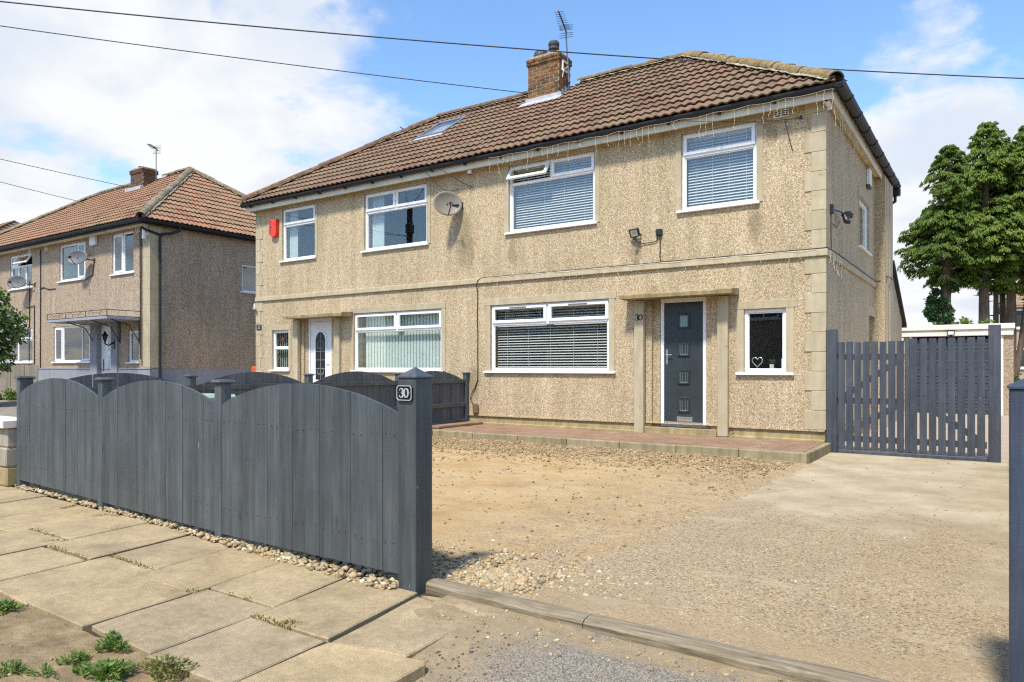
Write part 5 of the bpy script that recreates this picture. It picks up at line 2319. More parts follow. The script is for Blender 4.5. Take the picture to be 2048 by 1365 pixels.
# floodlight with its junction box and cable
fl = thing('floodlight', 'small black floodlight on the wall between the two storeys', 'floodlight', (-2.95, 0, 3.48))
Mf = Matrix.Translation((-2.93, -.10, 3.49)) @ Matrix.Rotation(R(-18), 4, 'Z') @ Matrix.Rotation(R(24), 4, 'X')
mb = MB()
bars(mb, -.095, .095, -.07, .07, .016, -.03, .0, Mf, .003)
mb.box((-.08, -.002, -.055), (.08, .03, .055), Mf, .006)
for q in range(6):
    mb.box((-.07 + q * .026, .03, -.045), (-.06 + q * .026, .045, .06), Mf)
part('body', mb, 'black_plastic', fl)
mb = MB()
mb.box((-.08, -.016, -.055), (.08, -.0025, .055), Mf)
part('lens', mb, 'slat_white', fl)
mb = MB()
mb.box((-.04, -.018, -.025), (.04, -.0155, .03), Mf)
part('led', mb, 'led_panel', fl)
mb = MB()
mb.tube([(-2.90, -.09, 3.45), (-2.86, -.05, 3.47), (-2.86, 0, 3.47)], .013, 8)
mb.lathe([(.025, 0), (.025, .04)], 10, Matrix.Translation((-2.92, -.13, 3.37)))
part('bracket', mb, 'black_plastic', fl)
jb = thing('junction_box', 'small black junction box right of the floodlight', 'junction box', (-2.53, 0, 3.46))
mb = MB()
mb.box((-2.585, -.055, 3.41), (-2.475, .0, 3.52), ch=.012)
part('case', mb, 'black_plastic', jb)
cb = MB()
cb.tube([(-2.92, -.1, 3.37), (-2.88, -.05, 3.325), (-2.82, -.02, 3.31), (-2.66, -.018, 3.315), (-2.585, -.02, 3.325), (-2.565, -.022, 3.36), (-2.56, -.03, 3.41)], .007, 6)
cb.tube([(-2.515, -.03, 3.41), (-2.515, -.02, 3.2), (-2.52, -.018, 3.05), (-2.50, -.025, 2.995), (-2.45, -.035, 2.978)] +
        [(-2.45 + i * .2, -.03, 2.976 + noise.noise((i, 1, 2)) * .006) for i in range(1, 13)] + [(.02, -.03, 2.98), (.03, .02, 2.985), (.022, .25, 2.985)], .008, 6)
solid('cable', cb, 'cable_black', 'black cable from the floodlight down and right along the stone band', 'cable', (-2.5, 0, 3.0))
cb = MB()
pts = [(-2.5 - i * .25, -.028, 2.972 + noise.noise((i, 4, 2)) * .012) for i in range(15)]
pts += [(-6.16, -.04, 2.965), (-6.22, -.05, 2.92), (-6.255, -.05, 2.83), (-6.25, -.014, 2.70)]
pts += [(-6.25 + noise.noise((z * 2, 3, 1)) * .02, -.012, z) for z in np.arange(2.5, 1.1, -.2)]
pts += [(-6.25, -.014, 1.0), (-6.31, -.02, .86), (-6.40, -.03, .72), (-6.41, -.03, .64), (-6.34, -.035, .53), (-6.28, -.045, .47), (-6.28, -.05, .42)]
cb.tube(pts, .009, 6)
solid('cable', cb, 'cable_black', 'long black cable hanging down between the two ground floor windows', 'cable', (-6.25, 0, 2.0))
mb = MB()
mb.box((-6.345, -.065, .36), (-6.225, .0, .56), ch=.02)
solid('meter_box', mb, 'purple_brown', 'small brown service box at the foot of the wall beside the party fence', 'service box', (-6.28, 0, .36))
mb = MB()
mb.tube([(-1.42, -.03, .25), (-1.33, -.06, .28), (-1.3, -.05, .24), (-1.36, -.12, .19), (-1.5, -.14, .185), (-1.56, -.11, .185)], .005, 5)
solid('cable', mb, 'cable_black', 'thin loose cable at the foot of the pilaster right of the grey door', 'cable', (-1.4, -.05, .2))
mb = MB()
mb.tube([(-7.3, -.40, 5.13), (-7.12, -.3, 4.95), (-6.98, -.2, 4.75), (-6.85, -.06, 4.72), (-6.7, -.04, 4.76)], .006, 5)
solid('cable', mb, 'cable_black', 'loose cable looping from the gutter to the window above the beige dish', 'cable', (-6.9, -.3, 4.9))
mb = MB()
mb.tube([(-7.1, -.38, 5.10), (-6.9, -.3, 5.1), (-6.75, -.2, 4.98), (-6.6, -.05, 4.86), (-6.35, -.02, 4.74)], .006, 5)
solid('cable', mb, 'cable_black', 'loose cable from the gutter ending right of the beige dish', 'cable', (-6.9, -.3, 4.9))

# twin spotlight and sensor on the gable
sp = thing('security_spotlight', 'black twin security spotlight on the gable wall near the corner', 'spotlight', (.05, .98, 3.58))
mb = MB()
mb.box((.0, .35, 3.54), (.05, .43, 3.68), ch=.01)
mb.tube([(.03, .39, 3.6), (.1, .62, 3.60), (.12, .8, 3.6)], .012, 8)
part('bracket', mb, 'black_plastic', sp)
mb = MB()
mb.tube([(.10, .80, 3.58), (.13, .90, 3.60), (.16, .98, 3.61)], [.02, .05, .06], 12)
mb.box((.14, .95, 3.56), (.22, 1.04, 3.64), ch=.02)
mb.tube([(.12, .80, 3.58), (.16, .78, 3.48), (.2, .74, 3.45)], [.03, .045, .03], 10)
part('lamp', mb, 'black_plastic', sp)
cb = MB()
cb.tube([(.012, .39, 3.54), (.012, .38, 3.3), (.015, .40, 3.0)], .007, 6)
cb.tube([(.05, .85, 3.5), (.05, .6, 3.36), (.02, .41, 3.4)], .006, 6)
part('lead', cb, 'cable_black', sp)
cb = MB()
cb.tube([(.045, .2 + i * .3, 2.98 + noise.noise((i * 1.7, 4, 9)) * .025) for i in range(17)] + [(.1, 5.05, 3.0), (.2, 5.2, 3.1), (.215, 5.7, 3.13), (.215, 6.1, 3.12)], .009, 6)
solid('cable', cb, 'cable_black', 'black cable sagging along the stone band of the gable wall', 'cable', (.04, 2, 2.98))

# white alarm box on the gable
al2 = thing('alarm_box', 'slim white alarm box with blue base on the gable wall', 'alarm box', (.03, 4.1, 4.85))
mb = MB()
mb.box((.0, 3.9, 4.72), (.07, 4.14, 5.02), ch=.012)
part('case', mb, 'white_plastic', al2)
mb = MB()
mb.box((.0, 3.9, 4.66), (.07, 4.14, 4.718), ch=.012)
part('base', mb, 'post_paint_blue', al2)

# cameras
sc_ = thing('security_camera', 'white security camera under the eaves at the house corner', 'camera', (.06, -.05, 5.05))
mb = MB()
mb.lathe([(.035, 0), (.04, .03), (.04, .09), (.03, .11)], 12, frame((.045, -.02, 5.03), (1, 0, 0), (0, .35, .94), (.0, -.94, .35)))
part('body', mb, 'white_plastic', sc_, smooth=False)
mb = MB()
mb.lathe([(.026, 0), (.026, .004)], 12, frame((.045, -.123, 5.068), (1, 0, 0), (0, .35, .94), (.0, -.94, .35)))
part('lens', mb, 'number_black', sc_)
mb = MB()
mb.box((.02, .0, 4.97), (.09, .04, 5.06), ch=.01)
part('mount', mb, 'white_plastic', sc_)
sc_ = thing('security_camera', 'small white bullet camera under the eaves above the beige dish', 'camera', (-6.5, -.2, 5.0))
mb = MB()
mb.lathe([(.03, 0), (.042, -.03), (.04, -.1), (.03, -.11)], 12, Matrix.Translation((-6.36, -.12, 5.09)))
part('body', mb, 'white_plastic', sc_)
mb = MB()
mb.lathe([(.028, 0), (.028, -.012)], 12, Matrix.Translation((-6.36, -.12, 4.979)))
part('lens', mb, 'number_black', sc_)
mb = MB()
mb.box((-6.39, -.15, 5.09), (-6.33, -.09, 5.125))
part('mount', mb, 'white_plastic', sc_)
mb = MB()
mb.box((-13.09, -.06, 2.68), (-13.05, .02, 2.82), ch=.01)
mb.tube([(-13.06, -.05, 2.73), (-12.98, -.12, 2.70)], [.02, .035], 10)
solid('security_lamp', mb, 'white_plastic', 'small white lamp fixed at the far left house corner', 'lamp', (-13.06, 0, 2.75))

# icicle lights
def icicles(label, p0, p1, n, y_off, lo, hi, group):
    p0, p1 = Vector(p0), Vector(p1)
    mb = MB()
    pts = []
    for i in range(n + 1):
        t = i / n
        p = p0.lerp(p1, t)
        p.z += -.018 * math.sin(t * n / 5 * math.pi) ** 2 + random.uniform(-.006, .006)
        pts.append(p)
    mb.tube(pts, .0022, 4)
    for p in pts[::1]:
        L = random.uniform(lo, hi)
        if random.random() < .38:
            continue
        q = [p]
        for k in range(1, 5):
            q.append(p + Vector((random.uniform(-.014, .014), random.uniform(-.012, .012), -L * k / 4)))
        if random.random() < .3:
            q[-1] = q[-2] + Vector((random.uniform(-.06, .06), .0, -.03))
        mb.tube(q, .0017, 4)
        for c in q[2:]:
            mb.box(c - Vector((.003, .003, .008)), c + Vector((.003, .003, .008)))
    solid('icicle_lights', mb, 'string_light_wire', label, 'string lights', p0, group)


icicles('white icicle light string hanging along the front gutter of the main house', (-5.75, -.325, 5.14), (.16, -.325, 5.14), 56, 0, .10, .40, 'icicle light strings')
icicles('white icicle light string hanging under the gable gutter', (.16, -.25, 5.09), (.16, 1.9, 5.09), 26, 0, .15, .45, 'icicle light strings')
icicles('icicle light string draped along the front stone band', (-5.9, -.05, 2.965), (-.1, -.05, 2.965), 44, 0, .06, .17, 'icicle light strings')
icicles('icicle light string bunched on the stone band of the gable', (.05, .1, 2.96), (.05, 1.6, 2.96), 18, 0, .12, .35, 'icicle light strings')
mb = MB()
mb.tube([(-1.95, -.33, 5.09), (-1.5, -.2, 5.03), (-.9, -.06, 4.95), (-.47, -.03, 4.92), (-.33, -.02, 4.92)], .005, 5)
mb.tube([(-.55, -.04, 4.93), (-.5, -.03, 4.7), (-.44, -.02, 4.45)], .005, 5)
mb.box((-.34, -.03, 4.9), (-.315, 0, 4.95))
solid('cable', mb, 'cable_black', 'thin dark cable hooked across the wall by the corner upper window', 'cable', (-.8, -.03, 4.9))


# TV aerials
def aerial(label, base, top, head, L0=.75, mat='black_plastic'):
    a = thing('tv_aerial', label, 'aerial', base, 'television aerials')
    mb = MB()
    mb.tube([base, top], .018, 6)
    part('mast', mb, 'grey_aluminium', a)
    t = Vector(top)
    d = Vector(head).normalized()
    side = d.cross(Vector((0, 0, 1))).normalized()
    mb = MB()
    mb.tube([t - d * .12, t + d * L0], .016, 6)
    part('boom', mb, mat, a)
    mb = MB()
    for i in range(9):
        p = t + d * (L0 * (.08 + i * .107))
        L = .13 - i * .005
        mb.tube([p - side * L, p + side * L], .006, 4)
    part('element', mb, mat, a)
    mb = MB()
    up = side.cross(d)
    for s in (-1, 1):
        for k in range(3):
            o = up * (s * (.04 + .05 * k))
            mb.tube([t - d * .05 - side * .15 + o, t - d * .05 + side * .15 + o], .006, 4)
    part('reflector', mb, mat, a)
    return a


aerial('tall dark television aerial clamped to the orange brick chimney', (-5.78, 2.72, 7.55), (-5.86, 2.72, 8.72), (.30, -.94, .10))
mb = MB()
mb.tube([(-5.80, 2.72, 7.9), (-5.79, 2.5, 7.75), (-5.7, 2.3, 7.5)], .008, 5)
solid('cable', mb, 'string_light_wire', 'pale aerial lead running down beside the orange chimney', 'cable', (-5.8, 2.7, 7.8))
mb = MB()
bars(mb, 2.5, 2.74, 7.75, 7.98, .03, -.04, .0, frame((-5.84, 0, 0), (0, 1, 0), (-1, 0, 0)), .004)
solid('aerial_bracket', mb, 'white_plastic', 'white bracket box on the side of the orange chimney', 'bracket', (-5.83, 2.6, 7.8))
mb = MB()
mb.tube([(-10.4, 2.7, 7.25), (-10.7, 2.6, 7.45)], .014, 5)
solid('roof_rod', mb, 'black_plastic', 'short black rod sticking up from the left end of the main ridge', 'rod', (-10.4, 2.7, 7.25))

# orange box by the left corner
mb = MB()
mb.box((-14.1, .6, .2), (-13.5, 1.2, 1.28), ch=.03)
solid('storage_box', mb, 'orange_plastic', 'orange box just round the left corner of the main house', 'box', (-13.8, .9, .2))
mb = MB()
mb.box((-5.45, -6.8, .0), (-5.0, -6.25, .89), ch=.03)
mb.box((-5.5, -6.85, .891), (-4.95, -6.2, .955), ch=.03)
solid('garden_bin', mb, 'pale_green_plastic', 'pale green lidded bin hidden behind the front fence', 'bin', (-5.3, -6.5, 0))

# ------------------------------------------------------------------ gate
gate = thing('driveway_gate', 'pair of dark grey picket gates between posts beside the house', 'gate', (1.05, .03, 0))
for (a, b, zt) in ((.03, .165, 1.80), (1.965, 2.10, 1.80)):
    mb = MB()
    mb.box((a, -.06, 0), (b, .07, zt), ch=.005)
    part('post', mb, 'gate_paint', gate, ((a + b) / 2, 0, 0))
x = .178
pk = []
for i in range(8):
    pk.append((x, x + .084))
    x += .106
pk.append((1.015, 1.10))
pk.append((1.075, 1.165))
x = 1.172 + .018
for i in range(7):
    pk.append((x, x + .087))
    x += .109
for i, (a, b) in enumerate(pk):
    mb = MB()
    t = random.uniform(-.004, .004)
    yo = -.03 if i == 9 else random.uniform(-.003, .003)
    zt = 1.615 + (.03 if a > 1.0 else 0) + random.uniform(-.006, .006)
    mb.box((a, -.012 + yo, .10 + random.uniform(-.006, .006)), (b, .010 + yo, zt), ch=.003)
    part('picket', mb, 'gate_paint', gate, ((a + b) / 2, 0, .1))
for (x0, x1, zs) in ((.172, 1.005, (.20, .74, 1.36)), (1.03, 1.95, (.20, .86, 1.38))):
    for z in zs:
        mb = MB()
        mb.box((x0, .011, z), (x1, .045, z + .085), ch=.003)
        part('rail', mb, 'gate_paint', gate, ((x0 + x1) / 2, .03, z))
    for q in range(2):
        za, zb = zs[q] + .08, zs[q + 1] + .005
        L = math.hypot(x1 - x0 - .1, zb - za)
        an = math.atan2(zb - za, x1 - x0 - .1) * (1 if x0 < .5 else -1)
        mb = MB()
        mb.box((-L / 2, .0115, -.04), (L / 2, .044, .04), Matrix.Translation(((x0 + x1) / 2, 0, (za + zb) / 2)) @ Matrix.Rotation(-an, 4, 'Y'), .003)
        part('brace', mb, 'gate_paint', gate, ((x0 + x1) / 2, .03, (za + zb) / 2))
mb = MB()
mb.box((.17, -.04, -.02), (1.96, .05, .085), ch=.008)
part('threshold', mb, 'gate_paint', gate, (1.05, 0, 0))

# ------------------------------------------------------------------ garage
gar = thing('garage', 'flat roofed garage with white fascia and dark door behind the gate', 'garage', (1.1, 13.5, 0))
GY = 11.0
mb = MB()
mb.box((-.05, GY, 0), (.08, GY + 5, 2.1))
mb.box((2.19, GY, 0), (2.40, GY + 5, 2.1))
mb.box((.08, GY + 4.8, 0), (2.19, GY + 5, 2.1))
part('wall', mb, 'pebbledash_pinkish', gar)
mb = MB()
mb.box((-.17, GY - .12, 2.23), (2.43, GY + 5.1, 2.37), ch=.01)
mb.box((-.13, GY - .08, 2.07), (2.40, GY + 5.05, 2.229), ch=.01)
part('fascia', mb, 'garage_white', gar)
mb = MB()
mb.box((.085, GY - .02, 0), (.15, GY + .08, 2.068))
mb.box((2.10, GY - .02, 0), (2.188, GY + .08, 2.068))
part('door_frame', mb, 'garage_white', gar)
z = .02
while z < 2.0:
    mb = MB()
    mb.box((.152, GY + .02 + (.0 if int(z / .09) % 2 else .012), z), (2.098, GY + .06, z + .084), ch=.012)
    part('door_panel', mb, 'garage_door_grey', gar, (1.1, GY, z))
    z += .09
gl = thing('floodlight', 'black floodlight centred on the white garage fascia', 'floodlight', (1.1, GY - .15, 2.15))
mb = MB()
bars(mb, .97, 1.14, 2.09, 2.22, .018, GY - .19, GY - .15, I4, .003)
mb.box((.98, GY - .155, 2.10), (1.13, GY - .09, 2.21))
mb.tube([(1.055, GY - .15, 2.09), (1.055, GY - .1, 2.03), (1.055, GY - .06, 1.98)], .02, 8)
part('body', mb, 'black_plastic', gl)
mb = MB()
mb.box((.985, GY - .18, 2.105), (1.125, GY - .156, 2.205))
part('lens', mb, 'slat_white', gl)

# ------------------------------------------------------------------ neighbouring house on the left
nb = thing('neighbour_house', 'brownish pebbledashed house pair with orange tiled roof on the left', 'house', (-24.5, 3.5, .3))
NX0, NX1, NY1 = -31.5, -17.85, 7.1
NZ = 5.32
nops = [(-19.93, -18.73, 4.02, 5.24), (-23.26, -21.54, 4.03, 5.21), (-26.92, -25.22, 3.99, 5.18), (-23.66, -21.23, 1.42, 2.58), (-19.02, -18.46, 1.40, 2.32),
        (-20.75, -19.9, .3, 2.56), (-28.0, -25.2, 1.42, 2.6)]
wm = MB()
wall_panel(wm, I4, NX0, NX1, 1.20, NZ + .2, [(a, b, max(c, 1.20), d) for (a, b, c, d) in nops], .25)
nside = frame((NX1, 0, 0), (0, 1, 0), (-1, 0, 0))
wall_panel(wm, nside, 0, NY1, 1.20, NZ + .2, [(2.99, 4.2, 3.66, 4.54)], .25)
wall_panel(wm, frame((NX1, NY1, 0), (-1, 0, 0), (0, -1, 0)), 0, NX1 - NX0, 0, NZ + .2, [])
wall_panel(wm, frame((NX0, NY1, 0), (0, -1, 0), (1, 0, 0)), 0, NY1, 0, NZ + .2, [])
part('wall', wm, 'pebbledash_pinkish', nb)
mb = MB()
mb.box((-25.0, -.02, .1), (-20.8, .24, 1.199))
mb.box((-19.85, -.021, .1), (NX1 + .02, .24, 1.199))
mb.box((NX0, -.02, .1), (-25.01, .24, 1.199))
mb.box((NX1 - .2, .241, .1), (NX1 + .02, NY1, 1.199))
mb.box((-21.15, -.06, .1), (-20.735, .24, 2.62), ch=.01)
mb.box((-19.915, -.06, .1), (-19.55, .2, 2.62), ch=.01)
mb.box((-21.15, -.061, 2.56), (-19.55, .2, 2.66), ch=.01)
part('plinth', mb, 'grey_masonry_paint', nb)
mb = MB()
mb.box((-25.0, -.04, 1.2), (-20.85, .02, 1.23), ch=.006)
mb.box((-19.5, -.04, 1.2), (NX1 + .04, .02, 1.23), ch=.006)
part('plinth_capping', mb, 'grey_masonry_paint', nb)
z = 1.24
k = 0
while z < NZ - .05:
    mb = MB()
    w = .33
    mb.box((NX1 - w, -.014, z + .001), (NX1 + .014, .40 if k % 2 else .36, min(z + .45, NZ) - .001), ch=.002)
    part('quoin', mb, 'render_stone', nb, (NX1, 0, z))
    z += .45
    k += 1
window(nb, I4, -19.93, -18.73, 4.02, 5.24, [(-19.88, -19.36, 4.07, 5.19, 'sash'), (-19.31, -18.78, 4.07, 5.19, 'fix')], mulls=[(-19.335, 4.07, 5.19)])
window(nb, I4, -23.26, -21.54, 4.03, 5.21, [(-23.21, -22.1, 4.08, 5.16, 'fix'), (-22.06, -21.59, 4.08, 5.16, 'sash')], mulls=[(-22.08, 4.08, 5.16)])
window(nb, I4, -26.92, -25.22, 3.99, 5.18, [(-26.87, -26.35, 4.04, 4.75, 'fix'), (-26.31, -25.8, 4.04, 4.75, 'fix'), (-25.76, -25.27, 4.04, 4.75, 'fix'),
                                          (-26.89, -26.34, 4.79, 5.15, 'sash'), (-26.31, -25.27, 4.79, 5.15, 'open')],
       rails=[(-26.87, -25.27, 4.77)], mulls=[(-26.33, 4.04, 5.13), (-25.78, 4.04, 4.75)])
window(nb, I4, -23.66, -21.23, 1.42, 2.58, [(-23.61, -23.1, 1.47, 2.53, 'sash'), (-23.06, -21.84, 1.47, 2.53, 'fix'), (-21.8, -21.28, 1.47, 2.53, 'sash')],
       mulls=[(-23.08, 1.47, 2.53), (-21.82, 1.47, 2.53)])
window(nb, I4, -19.02, -18.46, 1.40, 2.32, [(-18.97, -18.51, 1.45, 2.27, 'fix')])
window(nb, I4, -28.0, -25.2, 1.42, 2.6, [(-27.95, -26.4, 1.47, 2.2, 'fix'), (-26.36, -25.25, 1.47, 2.2, 'fix'), (-27.96, -26.4, 2.22, 2.56, 'sash'), (-26.36, -25.24, 2.22, 2.56, 'sash')],
       mulls=[(-26.38, 1.47, 2.55)], rails=[(-27.95, -25.25, 2.2)])
window(nb, nside, 2.99, 4.2, 3.66, 4.54, [(3.04, 4.15, 3.71, 4.49, 'fix')])
rm = MB()
for a in ((-21.2, -18.1, 3.2, 5.4), (-24.3, -21.3, 3.2, 5.4), (-28.0, -24.5, 3.2, 5.4), (-24.3, -21.2, .6, 2.9), (-19.5, -18.1, .6, 2.9), (-28.3, -24.5, .6, 2.9)):
    room(*a)
rm.add([(NX1 - .27, 2.8, 3.5), (NX1 - .27, 4.4, 3.5), (NX1 - .27, 4.4, 4.7), (NX1 - .27, 2.8, 4.7)], [(0, 1, 2, 3)])
part('room', rm, 'room_wall', nb)
mb = MB()
mb.box((-20.76, .08, .45), (-19.89, .14, 2.56), ch=.006)
nd_ = part('door', mb, 'white_pvc', nb, (-20.3, .1, .45), label='white panelled front door')
for (x0, x1, z0, z1) in ((-20.55, -20.3, 1.75, 2.35), (-20.27, -20.02, 1.75, 2.35), (-20.55, -20.3, 1.15, 1.6), (-20.27, -20.02, 1.15, 1.6), (-20.5, -20.07, .6, .95)):
    mb = MB()
    bars(mb, x0, x1, z0, z1, .02, .068, .08, I4, .004)
    part('door_panel', mb, 'white_pvc', nd_, (x0, .07, z0))
mb = MB()
mb.box((-20.42, .066, 1.02), (-20.12, .08, 1.08), ch=.004)
part('letterbox', mb, 'number_black', nd_, (-20.3, .07, 1.05))
mb = MB()
mb.box((-20.585, .06, 1.15), (-20.56, .08, 1.5), ch=.004)
mb.tube([(-20.57, .06, 1.36), (-20.57, .03, 1.36), (-20.46, .03, 1.36)], .01, 6)
part('handle', mb, 'number_black', nd_, (-20.5, .07, 1.3))
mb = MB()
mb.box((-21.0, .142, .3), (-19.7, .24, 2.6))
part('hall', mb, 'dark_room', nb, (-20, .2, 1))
# flat door canopy with scrolled ironwork
mb = MB()
mb.box((-21.9, -.95, 2.60), (-18.35, .0, 2.68), ch=.01)
cno = part('canopy', mb, 'grey_masonry_paint', nb, (-20.2, -.5, 2.6))
mb = MB()
for z in (2.69, 2.86):
    mb.tube([(-21.9, -.94, z), (-18.36, -.94, z), (-18.36, -.02, z)], .010, 5)
for x in np.linspace(-21.9, -18.36, 4):
    mb.tube([(x, -.94, 2.68), (x, -.94, 2.87)], .010, 4)
for i, x in enumerate(np.linspace(-21.31, -18.95, 3)):
    for s in (-1, 1):
        pts = []
        for k in range(18):
            t = k / 17
            rr = .065 * (1 - .7 * t)
            pts.append((x + s * (.34 - .30 * t + rr * math.cos(t * 9)), -.94, 2.775 + rr * math.sin(t * 9)))
        mb.tube(pts, .006, 4)
for x in (-19.45, -18.4, -20.95):
    mb.tube([(x, -.85, 2.61), (x, -.3, 2.45), (x, -.02, 2.0)], .014, 4)
    mb.tube([(x, -.02, 2.6), (x, -.02, 1.95)], .014, 4)
part('ironwork', mb, 'gutter_black', cno, (-20.2, -.9, 2.7))
nroof, NA, NB_ = hip_roof(nb, -31.7, -17.62, -.41, 7.5, 5.42, .697, 'roof_tile_orange', 'hip_grey', 'hip_grey', 300)
ridge_run(nroof, NA, (-24.2, NA.y, NA.z), .12, 'hip_grey')
ridge_run(nroof, (-23.2, NA.y, NA.z), NB_, .12, 'hip_grey')
mb = MB()
gutter_run(mb, (-31.75, -.40, 5.405), (-17.61, -.40, 5.405), (0, -1, 0), .065)
gutter_run(mb, (-17.63, -.45, 5.404), (-17.63, 7.55, 5.404), (1, 0, 0), .065)
part('gutter', mb, 'gutter_black', nb, (-24, -.4, 5.4))
mb = MB()
mb.box((-31.6, -.34, 5.27), (-17.70, -.31, 5.41))
mb.box((-17.72, -.309, 5.27), (-17.69, 7.3, 5.41))
part('fascia', mb, 'gutter_black', nb, (-24, -.3, 5.3))
mb = MB()
mb.box((-31.6, -.309, 5.30), (-17.73, .0, 5.32))
mb.box((-17.85, .001, 5.30), (-17.721, 7.2, 5.32))
part('soffit', mb, 'soffit_cream', nb, (-24, -.2, 5.3))
mb = MB()
mb.tube([(-17.63, .75, 5.33), (-17.63, .75, 5.22), (-17.72, .55, 5.12), (-17.78, .32, 5.08), (-17.79, .26, 4.95), (-17.79, .26, .3)], .04, 8)
mb.tube([(-17.79, .26, 5.05), (-17.83, -.05, 5.12), (-17.9, -.25, 5.2)], .035, 8)
part('downpipe', mb, 'gutter_black', nb, (-17.8, .3, 3))
nch = chimney(nb, -24.08, -23.27, 2.75, 3.3, 7.2, 8.45, 'brick_brown')
mb = MB()
mb.box((-24.2, 2.60, 7.55), (-23.15, 2.745, 7.72), ch=.01)
part('flashing', mb, 'lead', nb, (-23.7, 2.7, 7.6))
mb = MB()
mb.lathe([(.13, 0), (.12, .05), (.13, .1), (.1, .1)], 14, Matrix.Translation((-23.75, 3.0, 8.45)), cap=False)
part('chimney_pot', mb, 'brick_orange', nb, (-23.75, 3.0, 8.45))
mb = MB()
for x in (-18.5, -25.4, -24.2):
    bars(mb, x - .11, x + .11, 5.15, 5.29, .02, -.012, .0, I4, 0)
    mb.box((x - .01, -.0115, 5.16), (x + .01, .0, 5.28))
    mb.box((x - .1, -.011, 5.21), (x + .1, .0, 5.23))
part('airbrick', mb, 'white_plastic', nb, (-22, 0, 5.2))
aerial('small television aerial on the brown brick chimney of the left house', (-23.0, 3.1, 7.6), (-23.0, 3.1, 9.1), (.45, -.88, .10), .45)
dish('dark mesh satellite dish beside the upper middle window of the left house', (-21.35, -.35, 4.63), .36, .23, 'dish_dark_mesh', (.42, -.86, .2), (-20.98, -.001, 4.55))
dish('dark mesh satellite dish below the leaded upper window at the far left', (-25.5, -.35, 4.15), .36, .23, 'dish_dark_mesh', (.42, -.86, .2), (-25.0, -.001, 4.05))
al3 = MB()
al3.box((-21.12, -.1, 5.0), (-20.78, -.001, 5.36), ch=.02)
solid('alarm_box', al3, 'white_plastic', 'white alarm box beneath the eaves of the left house', 'alarm box', (-20.95, 0, 5.0))
cl = thing('wall_lantern', 'black wall lantern beside the white door of the left house', 'lantern', (-20.0, -.15, 1.9))
mb = MB()
mb.lathe([(.03, 0), (.075, .15), (.10, .17), (.04, .25), (.015, .30)], 8, Matrix.Translation((-19.85, -.25, 2.02)))
part('lamp', mb, 'number_black', cl)
mb = MB()
mb.tube([(-19.72, -.06, 2.0), (-19.72, -.2, 1.9), (-19.85, -.25, 1.95), (-19.85, -.25, 2.02)], .025, 6)
mb.box((-19.78, -.08, 1.8), (-19.66, -.06, 2.1))
part('bracket', mb, 'number_black', cl)
for lab, pts, r in (
        ('long dark cable running down the left house between its two halves', [(-24.55, -.02, 5.2), (-24.55, -.02, 3.7), (-24.57, -.02, 1.2)], .016),
        ('short cable curving under the upper middle window of the left house', [(-24.55, -.02, 3.9), (-24.3, -.02, 3.92), (-24.0, -.02, 3.84), (-23.5, -.02, 3.83)], .014),
        ('cable bent at a right angle at the far left of the left house', [(-25.6, -.02, 3.3), (-25.0, -.02, 3.35), (-25.0, -.02, 1.2)], .014),
        ('dark cable dropping from the lower mesh dish at far left', [(-25.35, -.02, 4.2), (-25.4, -.02, 1.2)], .016),
        ('cable looping from the upper mesh dish to the window beside it', [(-20.98, -.02, 4.5), (-21.05, -.02, 4.1), (-21.5, -.02, 4.0), (-21.8, -.02, 4.02)], .014),
        ('thin cable down the corner of the left house, nearer its window', [(-18.35, -.02, 5.25), (-18.33, -.02, 1.5)], .012),
        ('thin cable down the corner of the left house, nearer the smooth strip', [(-18.27, -.02, 5.2), (-18.25, -.02, 1.3)], .010)):
    mb = MB()
    mb.tube(pts, r, 5)
    solid('cable', mb, 'cable_black', lab, 'cable', pts[0])
mb = MB()
mb.lathe([(.05, 0), (.06, .06), (.05, .14), (.06, .16), (.05, .25)], 10, Matrix.Translation((-17.95, -.12, 4.9)))
mb.box((-17.99, -.1, 5.0), (-17.91, 0, 5.3))
solid('insulator', mb, 'white_plastic', 'white cable insulator at the near corner of the left house', 'insulator', (-17.95, -.05, 4.9))

# old grey timber fence in the neighbour's garden
gf = thing('timber_fence', 'weathered unpainted board fence in front of the left house', 'fence', (-22, -2.4, .4))
arch_boards(gf, (-24.0, -5.15), (-19.45, -2.2), .42, .42, 1.32, 0.0, 30, .02, 'grey_timber', gap=.004, stag=.006)

